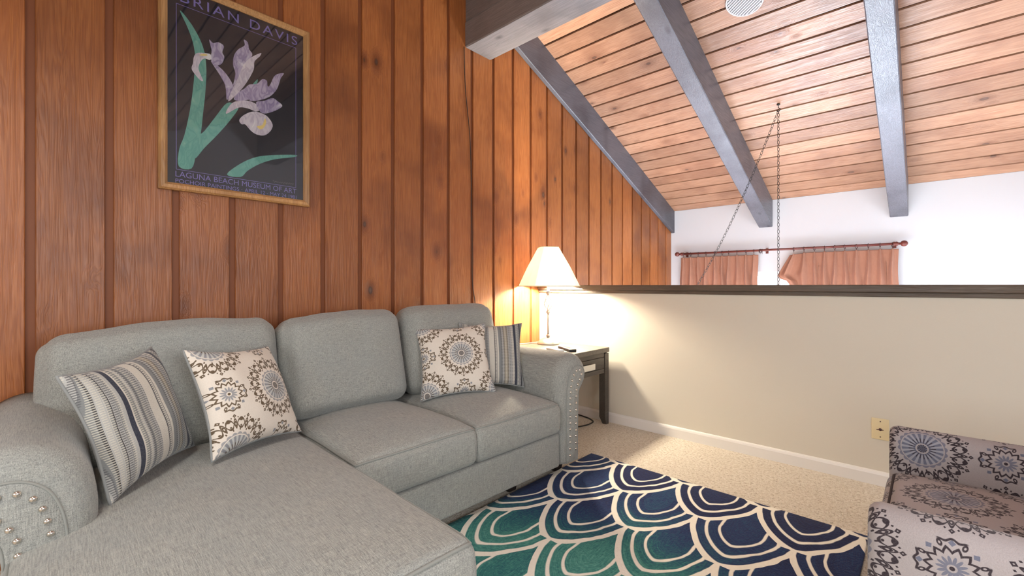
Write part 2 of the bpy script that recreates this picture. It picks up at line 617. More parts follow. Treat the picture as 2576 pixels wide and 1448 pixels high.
def obj(name, vf, mat, parent=None, smooth=False, loc=None, rot=None, me=None):
    """verts are world coordinates (minus the parent thing's base); loc/rot make a local object instead"""
    if me is None:
        v, f = vf
        base = Vector((0, 0, 0))
        if parent is not None and loc is None:
            base = ORG.get(parent.name, base)
        me = bpy.data.meshes.new(name)
        me.from_pydata([tuple(Vector(p) - base) for p in v], [], [tuple(int(i) for i in q) for q in f])
        me.update()
        if mat is not None:
            me.materials.append(mat)
        if smooth:
            for p in me.polygons:
                p.use_smooth = True
    o = bpy.data.objects.new(name, me)
    COL.objects.link(o)
    if loc is not None:
        o.location = Vector(loc) - (ORG.get(parent.name, Vector((0, 0, 0))) if parent is not None else Vector((0, 0, 0)))
        if rot is not None:
            o.rotation_euler = rot
    if parent is not None:
        o.parent = parent
        ORG[o.name] = ORG.get(parent.name, Vector((0, 0, 0)))
        if loc is not None:
            ORG[o.name] = Vector(loc)
    return o


def autosmooth(o, ang=40):
    me = o.data
    for p in me.polygons:
        p.use_smooth = True
    try:
        me.set_sharp_from_angle(angle=math.radians(ang))
    except Exception:
        pass
    return o


def merge(*parts):
    V, F = [], []
    for v, f in parts:
        n = len(V)
        V += [tuple(p) for p in v]
        F += [tuple(i + n for i in q) for q in f]
    return V, F


def box(x0, x1, y0, y1, z0, z1, c=0.0):
    """box with chamfered edges when c>0"""
    if c <= 0:
        v = [(x0, y0, z0), (x1, y0, z0), (x1, y1, z0), (x0, y1, z0), (x0, y0, z1), (x1, y0, z1), (x1, y1, z1), (x0, y1, z1)]
        f = [(0, 3, 2, 1), (4, 5, 6, 7), (0, 1, 5, 4), (1, 2, 6, 5), (2, 3, 7, 6), (3, 0, 4, 7)]
        return v, f
    return rbox(((x0 + x1) / 2, (y0 + y1) / 2, (z0 + z1) / 2), ((x1 - x0) / 2, (y1 - y0) / 2, (z1 - z0) / 2), c, seg=1, n=1)


def axis_pts(a, r, seg, n):
    r = min(r, a * 0.999)
    e = [a - r + r * math.tan(math.radians(45.0 * k / seg)) for k in range(seg + 1)]  # from a-r out to a
    inner = list(np.linspace(-(a - r), a - r, n + 1))
    return [-t for t in reversed(e)] + inner[1:-1] + e


def rbox(cen, half, r, seg=3, n=8, fn=None, ns=None):
    """rounded box; fn deforms a local point (Vector) given its unit parameters"""
    ns = ns or (n, n, n)
    r = min(r, min(half) * 0.999)
    P = [axis_pts(half[i], r, seg, ns[i]) for i in range(3)]
    idx, V, F = {}, [], []

    def vid(p):
        key = (round(p[0], 6), round(p[1], 6), round(p[2], 6))
        if key not in idx:
            idx[key] = len(V)
            q = Vector([max(-(half[i] - r), min(half[i] - r, p[i])) for i in range(3)])
            d = Vector(p) - q
            if d.length > 1e-9:
                d = d.normalized() * r
            q = q + d
            if fn:
                q = fn(q, (p[0] / half[0], p[1] / half[1], p[2] / half[2]))
            V.append((q[0] + cen[0], q[1] + cen[1], q[2] + cen[2]))
        return idx[key]
    for ax in range(3):
        b, c = (ax + 1) % 3, (ax + 2) % 3
        for sgn in (-1, 1):
            for i in range(len(P[b]) - 1):
                for j in range(len(P[c]) - 1):
                    q = []
                    for (ii, jj) in ((i, j), (i + 1, j), (i + 1, j + 1), (i, j + 1)):
                        p = [0, 0, 0]
                        p[ax] = sgn * half[ax]
                        p[b] = P[b][ii]
                        p[c] = P[c][jj]
                        q.append(vid(p))
                    F.append(tuple(q) if sgn > 0 else tuple(reversed(q)))
    return V, F


def edge_map(cen, half, r, p, fn=None):
    r = min(r, min(half) * 0.999)
    q = Vector([max(-(half[i] - r), min(half[i] - r, p[i])) for i in range(3)])
    d = Vector(p) - q
    if d.length > 1e-9:
        d = d.normalized() * r
    q = q + d
    if fn:
        q = fn(q, (p[0] / half[0], p[1] / half[1], p[2] / half[2]))
    return Vector((q[0] + cen[0], q[1] + cen[1], q[2] + cen[2]))


def tube(path, r, n=6, closed=False):
    path = [Vector(p) for p in path]
    m = len(path)
    V, F = [], []
    up = None
    for i, p in enumerate(path):
        if closed:
            t = path[(i + 1) % m] - path[i - 1]
        else:
            t = path[min(i + 1, m - 1)] - path[max(i - 1, 0)]
        if t.length < 1e-9:
            t = Vector((0, 0, 1))
        t.normalize()
        if up is None:
            up = Vector((0, 0, 1)) if abs(t.z) < 0.9 else Vector((1, 0, 0))
        a = (up - t * up.dot(t))
        if a.length < 1e-6:
            a = t.orthogonal()
        a.normalize()
        up = a
        b = t.cross(a)
        rr = r[i] if isinstance(r, (list, tuple)) else r
        for k in range(n):
            th = 2 * math.pi * k / n
            V.append(p + (a * math.cos(th) + b * math.sin(th)) * rr)
    for i in range(m if closed else m - 1):
        for k in range(n):
            a0, a1 = i * n + k, i * n + (k + 1) % n
            b0, b1 = ((i + 1) % m) * n + k, ((i + 1) % m) * n + (k + 1) % n
            F.append((a0, a1, b1, b0))
    if not closed:
        F.append(tuple(reversed(range(n))))
        F.append(tuple(range((m - 1) * n, m * n)))
    return V, F


def lathe(prof, n=24, cen=(0, 0, 0)):
    """prof: (r,z) from bottom to top; closed with fans"""
    V, F = [], []
    for r, z in prof:
        for k in range(n):
            t = 2 * math.pi * k / n
            V.append((cen[0] + r * math.cos(t), cen[1] + r * math.sin(t), cen[2] + z))
    for i in range(len(prof) - 1):
        for k in range(n):
            F.append((i * n + k, i * n + (k + 1) % n, (i + 1) * n + (k + 1) % n, (i + 1) * n + k))
    F.append(tuple(reversed(range(n))))
    F.append(tuple(range((len(prof) - 1) * n, len(prof) * n)))
    return V, F


def catmull(pts, per=6, closed=False):
    P = [Vector((p[0], p[1], p[2] if len(p) > 2 else 0.0)) for p in pts]
    n = len(P)
    out = []
    rng = range(n) if closed else range(n - 1)
    for i in rng:
        p1, p2 = P[i], P[(i + 1) % n]
        p0 = P[i - 1] if (closed or i > 0) else p1
        p3 = P[(i + 2) % n] if (closed or i + 2 < n) else p2
        for k in range(per):
            t = k / per
            out.append(0.5 * ((2 * p1) + (p2 - p0) * t + (2 * p0 - 5 * p1 + 4 * p2 - p3) * t * t + (3 * p1 - p0 - 3 * p2 + p3) * t ** 3))
    if not closed:
        out.append(P[-1])
    return out


def nz3(p, s, seed=0.0):
    return mnoise.noise(Vector((p[0] * s + seed, p[1] * s + seed * 1.7, p[2] * s - seed)))


# ------------------------------------------------------------------ the setting
YH, YF, XR, YB = 3.10, 5.90, 4.60, -1.90
ZL = -2.5
RIDGE = 2.355
SL = 0.408


def zc(y):
    top = 2.07 + SL * (YF - RIDGE)
    return 2.07 + SL * (YF - y) if y >= RIDGE else top - SL * (RIDGE - y)


floor = obj('floor', box(0, XR, YB, YH + 0.12, -0.12, 0.0), M['carpet'])
tag(floor, kind='structure')
lower = obj('floor', box(-0.05, XR, YH + 0.12, YF, ZL - 0.1, ZL), plain('lower_floor_pale', (0.55, 0.50, 0.42), 0.6))
lower.name = 'floor_lower'
tag(lower, kind='structure')


def gable(x0, x1, y0, y1, zb, inset=0.0):
    """wall slab in the y-z plane with a gable top"""
    ys = [y0] + ([RIDGE] if y0 < RIDGE < y1 else []) + [y1]
    prof = [(y0, zb), (y1, zb)] + [(y, zc(y) + inset) for y in reversed(ys)]
    n = len(prof)
    V = [(x0, y, z) for y, z in prof] + [(x1, y, z) for y, z in prof]
    F = [tuple(reversed(range(n))), tuple(range(n, 2 * n))] + [(i, (i + 1) % n, n + (i + 1) % n, n + i) for i in range(n)]
    return V, F


wl = obj('wall_left', gable(-0.10, -0.012, YB, YF, ZL), M['groove'])
tag(wl, kind='structure')
# cedar channel boards, one object each
PITCH, GROOVE = 0.2295, 0.027
for k in range(-9, 27):
    y0 = 0.0087 + PITCH * k
    y1 = y0 + PITCH - GROOVE
    y0, y1 = max(y0, YB), min(y1, YF - 0.001)
    if y1 - y0 < 0.02:
        continue
    zb = ZL if y0 > YH else 0.0
    ch = 0.003
    prof = [(-0.0119, y0), (-ch, y0), (0.0, y0 + ch), (0.0, y1 - ch), (-ch, y1), (-0.0119, y1)]
    V = [(x, y, zb) for x, y in prof] + [(x, y, zc(y) - 0.004 if not (y0 < RIDGE < y1) else min(zc(y0), zc(y1)) - 0.004) for x, y in prof]
    n = len(prof)
    F = [tuple(range(n)), tuple(reversed(range(n, 2 * n)))] + [(i, n + i, n + (i + 1) % n, (i + 1) % n) for i in range(n)]
    obj('plank', (V, F), M['plank'], wl)

# ceiling: dark deck + boards
def slab(x0, x1, y0, y1, d0, d1):
    """sloped slab between two offsets above the ceiling plane"""
    V = []
    for y, z in ((y0, zc(y0)), (y1, zc(y1))):
        for x in (x0, x1):
            V += [(x, y, z + d0), (x, y, z + d1)]
    F = [(0, 1, 3, 2), (4, 6, 7, 5), (0, 2, 6, 4), (1, 5, 7, 3), (0, 4, 5, 1), (2, 3, 7, 6)]
    return V, F


ceil = obj('ceiling', merge(slab(-0.1, XR + 0.1, RIDGE, YF + 0.1, 0.012, 0.10), slab(-0.1, XR + 0.1, YB - 0.1, RIDGE, 0.012, 0.10)), M['dark_gap'])
tag(ceil, kind='structure')
CP = 0.1563
CG = 0.017
k = -4
ylines = [3.115 + CP * i for i in range(-4, 18)] + [YF + 0.006]
for a, b in zip(ylines[:-1], ylines[1:]):
    obj('plank', slab(0.0, XR, a + CG / 2, min(b - CG / 2, YF), 0.0, 0.0119), M['ceil'], ceil)
yb = RIDGE - 0.14
while yb > YB + 0.2:
    obj('plank', slab(0.0, XR, yb - CP + CG, yb, 0.0, 0.0119), M['ceil'], ceil)
    yb -= CP

# far wall with the window opening
WX0, WX1, WZ0, WZ1 = 0.42, 2.12, -0.55, 1.235
def wall_y(x0, x1, y0, y1, z0, z1, hole):
    hx0, hx1, hz0, hz1 = hole
    return merge(box(x0, hx0, y0, y1, z0, z1), box(hx1, x1, y0, y1, z0, z1), box(hx0, hx1, y0, y1, z0, hz0), box(hx0, hx1, y0, y1, hz1, z1))


wf = obj('wall_far', wall_y(-0.1, XR + 0.1, YF, YF + 0.12, ZL, zc(YF), (WX0, WX1, WZ0, WZ1)), M['white_wall'])
tag(wf, kind='structure')
win = obj('window_1', merge(box(WX0, WX0 + 0.05, YF + 0.03, YF + 0.09, WZ0, WZ1), box(WX1 - 0.05, WX1, YF + 0.03, YF + 0.09, WZ0, WZ1),
                            box(WX0 + 0.05, WX1 - 0.05, YF + 0.03, YF + 0.09, WZ1 - 0.05, WZ1), box(WX0 + 0.05, WX1 - 0.05, YF + 0.03, YF + 0.09, WZ0, WZ0 + 0.05),
                            box(1.25, 1.29, YF + 0.03, YF + 0.09, WZ0 + 0.05, WZ1 - 0.05)), M['window_frame'])
tag(win, kind='structure')
obj('pane', box(WX0 + 0.05, 1.25, YF + 0.058, YF + 0.062, WZ0 + 0.05, WZ1 - 0.05), M['glass'], win)
obj('pane', box(1.29, WX1 - 0.05, YF + 0.058, YF + 0.062, WZ0 + 0.05, WZ1 - 0.05), M['glass'], win)
wr = obj('wall_right', gable(XR, XR + 0.1, YB, YF, ZL), M['white_wall'])
tag(wr, kind='structure')
wbk = obj('wall_back', box(-0.1, XR + 0.1, YB - 0.1, YB, -0.12, zc(YB)), M['cream_wall'])
tag(wbk, kind='structure')
def fill_frame(name, axis, at, a0, a1, z0, z1, s):
    # added frame dressing a fill panel; the wall behind has no opening
    def b(u0, u1, w0, w1):
        lo, hi = min(at, at + s * 0.04), max(at, at + s * 0.04)
        return box(u0, u1, lo, hi, w0, w1) if axis == 'y' else box(lo, hi, u0, u1, w0, w1)
    t = 0.06
    o = obj(name, merge(b(a0 - t, a0, z0 - t, z1 + t), b(a1, a1 + t, z0 - t, z1 + t), b(a0, a1, z1, z1 + t), b(a0, a1, z0 - t, z0),
                        b((a0 + a1) / 2 - 0.02, (a0 + a1) / 2 + 0.02, z0, z1)), M['window_frame'])
    return tag(o, kind='structure')


fill_frame('fill_frame_rear', 'y', YB, 1.5, 3.7, 0.65, 1.65, 1)  # made-up window frame round the rear fill
fill_frame('fill_frame_side', 'x', XR, -0.2, 1.4, 0.80, 1.90, -1)  # invented frame dressing the side fill as a window
fill_frame('fill_frame_lower_side', 'x', XR, 3.45, 5.65, -2.0, 0.2, -1)  # added frame round the lower side fill, not a known window
fill_frame('fill_frame_lower_far', 'y', YF, 0.4, 2.3, -2.43, -0.73, -1)  # made-up door frame round the low far-wall fill
wlo = obj('wall_under_loft', box(-0.1, XR, YH + 0.02, YH + 0.12, ZL, -0.12), M['white_wall'])
tag(wlo, kind='structure')

# half wall, cap, baseboard
hw = obj('wall_half', box(0.0, XR, YH, YH + 0.12, 0.0, 1.012), M['cream_wall'])
tag(hw, kind='structure')
cap = obj('trim_1', merge(box(0.0, XR, YH - 0.028, YH + 0.15, 1.034, 1.074, 0.004), box(0.0, XR, YH - 0.014, YH + 0.134, 1.010, 1.034, 0.003)), M['cap'])
tag(cap, kind='structure')
bpts = [(0.0, 0.0), (0.013, 0.0), (0.013, 0.058), (0.010, 0.068), (0.006, 0.074), (0.0, 0.076)]
V = [(0.001, YH - a, b) for a, b in bpts] + [(XR, YH - a, b) for a, b in bpts]
n = len(bpts)
F = [tuple(range(n)), tuple(reversed(range(n, 2 * n)))] + [(i, n + i, n + (i + 1) % n, (i + 1) % n) for i in range(n)]
bb = obj('baseboard_half', (V, F), M['baseboard'])
tag(bb, kind='structure')

# ------------------------------------------------------------------ beams
def rafter(x0, x1, depth, label):
    y0, y1 = 2.492, YF - 0.001
    c = 0.006
    V, F = [], []
    sec = [(x0, 0.0), (x1, 0.0), (x1, -depth + c), (x1 - c, -depth), (x0 + c, -depth), (x0, -depth + c)]
    N = 14
    for i in range(N + 1):
        y = y0 + (y1 - y0) * i / N
        for j, (x, d) in enumerate(sec):
            w = 0.0018 * nz3((x * 9, y, d * 9), 3.1, x0) if j >= 2 else 0.0
            V.append((x + w, y, zc(y) - 0.0005 + d + w))
    n = len(sec)
    for i in range(N):
        for j in range(n):
            F.append((i * n + j, i * n + (j + 1) % n, (i + 1) * n + (j + 1) % n, (i + 1) * n + j))
    F.append(tuple(reversed(range(n))))
    F.append(tuple(range(N * n, (N + 1) * n)))
    o = obj('ceiling_beam', (V, F), M['beam'])
    return tag(o, label, 'beam', 'sloping ceiling beams')


rafter(0.001, 0.046, 0.292, 'dark blue-grey sloping beam fixed flat against the cedar plank wall')
rafter(1.071, 1.216, 0.313, 'grey knotty sloping beam between the wall beam and the hanging chain')
rafter(2.262, 2.404, 0.313, 'grey sloping beam above the finial at the chain-side end of the curtain rod')
rafter(3.452, 3.594, 0.313, 'grey sloping beam farthest from the cedar plank wall')

rb = thing('ridge_beam', 'massive weathered timber ridge beam crossing from the plank wall below the ceiling peak', 'beam', (2.3, 2.355, 2.86))
for z0, z1, yo in ((2.86, 3.045, 0.0), (3.049, zc(2.22) - 0.004, 0.004)):
    N = 40
    V, F = [], []
    sec = [(2.22 + yo, z1), (2.49 - yo, z1), (2.49 - yo, z0 + 0.008), (2.482 - yo, z0), (2.228 + yo, z0), (2.22 + yo, z0 + 0.008)]
    for i in range(N + 1):
        x = 0.001 + (XR - 0.002) * i / N
        for j, (y, z) in enumerate(sec):
            w = 0.004 * nz3((x, y * 5, z * 5), 4.0, 3.3)
            V.append((x, y + (w if j > 1 else 0), z + (w if j > 1 else 0)))
    n = len(sec)
    for i in range(N):
        for j in range(n):
            F.append((i * n + j, (i + 1) * n + j, (i + 1) * n + (j + 1) % n, i * n + (j + 1) % n))
    F.append(tuple(range(n)))
    F.append(tuple(reversed(range(N * n, (N + 1) * n))))
    obj('timber', (V, F), M['ridge'], rb)

# ------------------------------------------------------------------ sofa
SO = (0.5, 1.0, 0.0)
sofa = thing('sectional_sofa', 'pale grey upholstered sectional sofa with chaise and nailhead arms along plank wall', 'sofa', SO, math.radians(-1.5))
FRONT = 1.015
# base
def base_fn(seed):
    def f(q, u):
        return q + Vector((0.004 * nz3(q, 4.0, seed), 0.0, 0.003 * nz3(q, 3.0, seed + 5)))
    return f


cb_, ch_ = (0.545, 1.40, 0.160), (0.485, 0.605, 0.092)
obj('base', rbox(cb_, ch_, 0.012, seg=2, n=10, fn=base_fn(1.0)), M['sofa'], sofa, smooth=True)
obj('chaise_base', rbox((0.86, 0.383, 0.160), (0.80, 0.408, 0.092), 0.012, seg=2, n=10, fn=base_fn(2.0)), M['sofa'], sofa, smooth=True)
obj('back_frame', rbox((0.16, 1.07, 0.45), (0.11, 1.07, 0.38), 0.05, seg=3, n=8), M['sofa'], sofa, smooth=True)


def seat(name, cen, half, r, puff, seed, front_drop=0.02, crown_x=0.0):
    def fn(q, u):
        cx, cy = max(0.0, 1 - abs(u[0]) ** 2.6), max(0.0, 1 - abs(u[1]) ** 2.6)
        d = puff * (cx * cy) ** 0.7 if q.z > 0 else 0.0
        side = 0.008 * (1 - min(1, abs(u[2])) ** 2)
        q = Vector(q)
        q.z += d * (0.5 + 0.5 * min(1, max(0, u[2])))
        if u[0] > 0.8:
            q.x += side * 1.6 * (u[0] - 0.8) / 0.2
        if abs(u[1]) > 0.9:
            q.y += math.copysign(side * 0.6, u[1]) * (abs(u[1]) - 0.9) / 0.1
        w = nz3(q, 4.2, seed)
        q.z += 0.006 * w * (1 if u[2] > 0 else 0)
        return q
    o = obj(name, rbox(cen, half, r, seg=4, n=22, ns=(22, 18, 3), fn=fn), M['sofa'], sofa, smooth=True)
    # piping round the top edge (drawn just outside the seam)
    loop = []
    hx, hy, hz = half
    R = 0.05
    m = 26
    pts = []
    for i in range(m): pts.append((-hx + 2 * hx * i / m, -hy))
    for i in range(m): pts.append((hx, -hy + 2 * hy * i / m))
    for i in range(m): pts.append((hx - 2 * hx * i / m, hy))
    for i in range(m): pts.append((-hx, hy - 2 * hy * i / m))
    for a, b in pts:
        loop.append(edge_map(cen, half, r, (a, b, hz), fn))
    c = Vector(cen)
    loop = [p + Vector(((p.x - c.x) * 0.002, (p.y - c.y) * 0.002, 0.0025)) for p in loop]
    obj('piping', tube(loop, 0.0048, 6, True), M['piping'], o, smooth=True)
    return o


SZ0, SZ1 = 0.254, 0.425
zc_, zh_ = (SZ0 + SZ1) / 2, (SZ1 - SZ0) / 2
seat('seat_cushion', (0.64, 1.697, zc_), (0.40, 0.303, zh_), 0.030, 0.055, 3.0)
seat('seat_cushion', (0.64, 1.100, zc_), (0.40, 0.293, zh_), 0.030, 0.055, 9.0)
seat('chaise_cushion', (0.985, 0.383, zc_ + 0.002), (0.735, 0.418, zh_), 0.034, 0.04, 15.0)


def back_cushion(cen, half, lean, yaw, seed, drop=0.0):
    def fn(q, u):
        q = Vector(q)
        cy, cz = max(0.0, 1 - abs(u[1]) ** 3), max(0.0, 1 - abs(u[2]) ** 3)
        b = 0.045 * (cy * cz) ** 0.6
        if u[0] > 0: q.x += b
        else: q.x -= b * 0.3
        # soft slumped top edge, pulled corners
        if u[2] > 0:
            q.z += 0.012 * nz3((0, q.y * 1.0, 0), 6.0, seed) * u[2] + 0.016 * (1 - u[1] ** 2) * u[2]
            q.y *= 1 - 0.02 * u[2] ** 2
        else:
            q.x += 0.02 * abs(u[2])
        q.z -= drop * (1 - u[1]) * 0.5 * max(0, u[2])
        rr = nz3(q, 5.0, seed)
        q += Vector((0.007 * rr, 0.003 * rr, 0.003 * rr))
        # crumples near the upper corners
        q.x += 0.008 * math.sin(q.y * 70 + 3 * nz3(q, 6, seed)) * max(0, abs(u[1]) - 0.55) * max(0, u[2] - 0.2) * 2
        return q
    rot = Matrix.Rotation(yaw, 3, 'Z') @ Matrix.Rotation(lean, 3, 'Y')

    def fn2(q, u):
        return rot @ fn(q, u)
    o = obj('back_cushion', rbox(cen, half, 0.075, seg=4, n=18, ns=(3, 22, 18), fn=fn2), M['sofa'], sofa, smooth=True)
    return o


LEAN = math.radians(-12)
back_cushion((0.345, 0.385, 0.665), (0.095, 0.385, 0.265), LEAN, 0.0, 1.3, drop=0.035)
back_cushion((0.350, 1.085, 0.685), (0.095, 0.318, 0.245), LEAN, 0.03, 4.7, drop=0.02)
back_cushion((0.345, 1.765, 0.690), (0.095, 0.345, 0.250), LEAN, 0.0, 8.9, drop=0.0)

# arms: scrolled profile in (y outward, z)
ARM = [(0.000, 0.068), (0.000, 0.20), (0.000, 0.34), (0.000, 0.44), (0.001, 0.515), (0.013, 0.580), (0.045, 0.634), (0.095, 0.667), (0.150, 0.678),
       (0.203, 0.664), (0.243, 0.630), (0.264, 0.578), (0.256, 0.515), (0.225, 0.474), (0.187, 0.446), (0.170, 0.40), (0.167, 0.27), (0.165, 0.068)]
FACE = [(0.058, 0.072), (0.058, 0.20), (0.058, 0.34), (0.059, 0.43), (0.064, 0.487), (0.074, 0.530), (0.092, 0.570), (0.122, 0.598), (0.160, 0.609),
        (0.196, 0.601), (0.218, 0.578), (0.223, 0.552), (0.212, 0.520), (0.190, 0.492), (0.170, 0.463), (0.163, 0.40), (0.160, 0.27), (0.158, 0.072)]
NAILS = [(0.083, 0.110), (0.084, 0.28), (0.085, 0.43), (0.089, 0.475), (0.097, 0.517), (0.109, 0.549), (0.131, 0.574), (0.161, 0.585), (0.187, 0.572),
         (0.188, 0.546), (0.168, 0.519), (0.148, 0.487), (0.142, 0.45), (0.139, 0.28), (0.138, 0.110)]


def outline(P, per=5):
    return [(p.x, p.y) for p in catmull(P, per)]


def inset(poly, d):
    n = len(poly)
    out = []
    for i in range(n):
        a, b = Vector((*poly[i - 1], 0)), Vector((*poly[(i + 1) % n], 0))
        t = (b - a).normalized()
        out.append((poly[i][0] + t.y * d, poly[i][1] - t.x * d))
    return out


nail_me = bpy.data.meshes.new('nailhead')
_v, _f = lathe([(0.0078, 0.0), (0.0080, 0.0015), (0.0064, 0.0048), (0.0030, 0.0064), (0.0004, 0.0068)], 12)
nail_me.from_pydata([(z, x, y) for x, y, z in _v], [], _f)
nail_me.materials.append(M['nail'])
for p in nail_me.polygons: p.use_smooth = True


def arm(yin, sgn, xf, label):
    out, face = outline(ARM), outline(FACE)
    n = len(out)
    secs = [(0.16, 0.0), (0.35, 0.0), (0.55, 0.0), (0.75, 0.0), (xf - 0.09, 0.0)]
    secs += [(xf - 0.075 + 0.071 * math.sin(t), 1 - math.cos(t)) for t in np.linspace(0.05, math.pi / 2, 9)]
    V, F = [], []
    for si, (x, d) in enumerate(secs):
        for (a, z), (a2, z2) in zip(out, face):
            wv = 0.004 * nz3((x, a, z), 7.0, 2.0 + sgn) if 0 < si < 12 else 0
            # puckers where the cloth is gathered round the facing
            pk = 0.0022 * math.sin(a * 230 + z * 170) * max(0.0, min(1.0, d * 2.2)) * (z > 0.5) * (1 - d * 0.6)
            V.append((x + pk, yin + sgn * (a + (a2 - a) * d + wv * 0.5), max(0.066, z + (z2 - z) * d + wv + pk)))
    for i in range(len(secs) - 1):
        for j in range(n):
            q = (i * n + j, i * n + (j + 1) % n, (i + 1) * n + (j + 1) % n, (i + 1) * n + j)
            F.append(q if sgn < 0 else tuple(reversed(q)))
    last = len(secs) - 1
    F.append(tuple(range(n)) if sgn > 0 else tuple(reversed(range(n))))
    F.append(tuple(last * n + i for i in (reversed(range(n)) if sgn > 0 else range(n))))
    o = obj('arm', (V, F), M['sofa'], sofa, smooth=True)
    if label: o['label'] = label
    # facing panel
    pi, pj = face, inset(face, 0.006)
    V = [(xf - 0.012, yin + sgn * a, z) for a, z in pi] + [(xf - 0.004, yin + sgn * a, z) for a, z in pi] + [(xf + 0.001, yin + sgn * a, z) for a, z in pj]
    F = []
    for i in range(2):
        for j in range(n):
            q = (i * n + j, i * n + (j + 1) % n, (i + 1) * n + (j + 1) % n, (i + 1) * n + j)
            F.append(q if sgn < 0 else tuple(reversed(q)))
    F.append(tuple(2 * n + i for i in (reversed(range(n)) if sgn > 0 else range(n))))
    pn = obj('arm_facing', (V, F), M['sofa'], o)
    autosmooth(pn, 50)
    obj('facing_piping', tube([(xf - 0.003, yin + sgn * a, z) for a, z in inset(face, -0.001)], 0.0034, 6, True), M['piping'], o, smooth=True)
    # nailheads along a path inside the facing
    pts = [Vector((0, p.x, p.y)) for p in catmull(NAILS, 24)]
    acc, step, prev = 0.0, 0.0325, pts[0]
    place = [pts[0]]
    for p in pts[1:]:
        d = (p - prev).length
        acc += d
        if acc >= step:
            place.append(p)
            acc = 0.0
        prev = p
    for p in place:
        obj('nailhead', None, None, o, me=nail_me, loc=(xf + 0.0008, yin + sgn * p.y, p.z))
    return o


arm(2.004, 1, FRONT + 0.022, None)
arm(0.132, -1, FRONT - 0.006, None)
for (x, y) in ((0.93, 2.09), (0.12, 2.09), (0.12, 0.06), (1.58, 0.06), (1.58, 0.70), (0.92, 1.72), (0.92, 0.95)):
    V = []
    for s, z in ((0.024, 0.0), (0.036, 0.072)):
        V += [(x - s, y - s, z), (x + s, y - s, z), (x + s, y + s, z), (x - s, y + s, z)]
    obj('foot', (V, box(0, 1, 0, 1, 0, 1)[1]), M['foot'], sofa)

# ------------------------------------------------------------------ throw pillows
def uvmap(o, fn):
    me = o.data
    uv = me.uv_layers.new(name='UVMap')
    for lp in me.loops:
        co = me.vertices[lp.vertex_index].co
        uv.data[lp.index].uv = fn(co, lp)


def pillow(name, label, cen, U, Vv, size, mat, group, thick=0.068, back_thick=0.05, seed=0.0, shift=(0.0, 0.0)):
    U = Vector(U).normalized()
    Vv = Vector(Vv)
    Vv = (Vv - U * Vv.dot(U)).normalized()
    W = U.cross(Vv).normalized()
    root = bpy.data.objects.new(name, None)
    COL.objects.link(root)
    root.empty_display_size = 0.1
    R = Matrix((U, Vv, W)).transposed().to_4x4()
    R.translation = Vector(cen)
    root.matrix_world = R
    tag(root, label, 'pillow', group)
    s = size / 2
    N = 36

    def pt(u, v, side):
        # pulled-in sides leave dog-eared corners
        x = s * u * (1 - 0.115 * (1 - v * v) * u * u)
        y = s * v * (1 - 0.115 * (1 - u * u) * v * v)
        e = max(0.0, (1 - u ** 2)) * max(0.0, (1 - v ** 2))
        h = e ** 0.42
        w = 0.010 * nz3((u, v, side), 1.9, seed) * h
        # creases running in from the corners
        w += 0.0025 * math.sin((u - v) * 16 + seed) * max(0, abs(u * v) - 0.25) * (e > 0)
        z = (thick if side > 0 else -back_thick) * h + w
        z += 0.012 * (u * u * v * v) * math.sin(seed + 2.1 * u + 1.3 * v)
        return (x, y, z)
    for side, nm, mt in ((1, 'front_panel', mat), (-1, 'back_panel', M['backing'])):
        Vt, F = [], []
        ts = [math.sin(math.pi / 2 * (-1 + 2 * i / N)) for i in range(N + 1)]
        for i in range(N + 1):
            for j in range(N + 1):
                Vt.append(pt(ts[i], ts[j], side))
        for i in range(N):
            for j in range(N):
                q = (i * (N + 1) + j, (i + 1) * (N + 1) + j, (i + 1) * (N + 1) + j + 1, i * (N + 1) + j + 1)
                F.append(q if side > 0 else tuple(reversed(q)))
        o = obj(nm, (Vt, F), mt, None, smooth=True)
        o.parent = root
        uvmap(o, lambda co, lp: (co.x - shift[0], co.y - shift[1]))
    loop = []
    M_ = 24
    for i in range(M_): loop.append(pt(-1 + 2 * i / M_, -1, 1))
    for i in range(M_): loop.append(pt(1, -1 + 2 * i / M_, 1))
    for i in range(M_): loop.append(pt(1 - 2 * i / M_, 1, 1))
    for i in range(M_): loop.append(pt(-1, 1 - 2 * i / M_, 1))
    o = obj('piping', tube(loop, 0.0042, 6, True), M['backing'], None, smooth=True)
    o.parent = root
    return root


G = 'throw pillows on the sofa'
pillow('throw_pillow', 'grey and navy striped throw pillow propped against the chaise-side sofa arm', (0.705, 0.222, 0.655), (-0.768, 0.636, 0.071), (-0.13, -0.263, 0.956), 0.385, M['stripe'], G, 0.075, 0.035, 0.4)
pillow('throw_pillow', 'cream medallion-print throw pillow standing on the chaise beside a striped pillow', (0.635, 0.558, 0.650), (-0.466, 0.882, -0.075), (-0.427, -0.15, 0.891), 0.395, M['medallion'], G, 0.076, 0.05, 1.7, (0.075, 0.0))
pillow('throw_pillow', 'cream medallion-print throw pillow in front of a striped pillow near the lamp', (0.610, 1.613, 0.655), (0.499, 0.865, 0.051), (-0.414, 0.186, 0.891), 0.412, M['medallion'], G, 0.074, 0.05, 2.9, (0.028, 0.012))
pillow('throw_pillow', 'grey striped throw pillow tucked behind a medallion pillow at the lamp-side arm', (0.645, 1.865, 0.660), (0.56, 0.80, -0.03), (-0.27, 0.24, 0.93), 0.385, M['stripe'], G, 0.055, 0.035, 4.1)

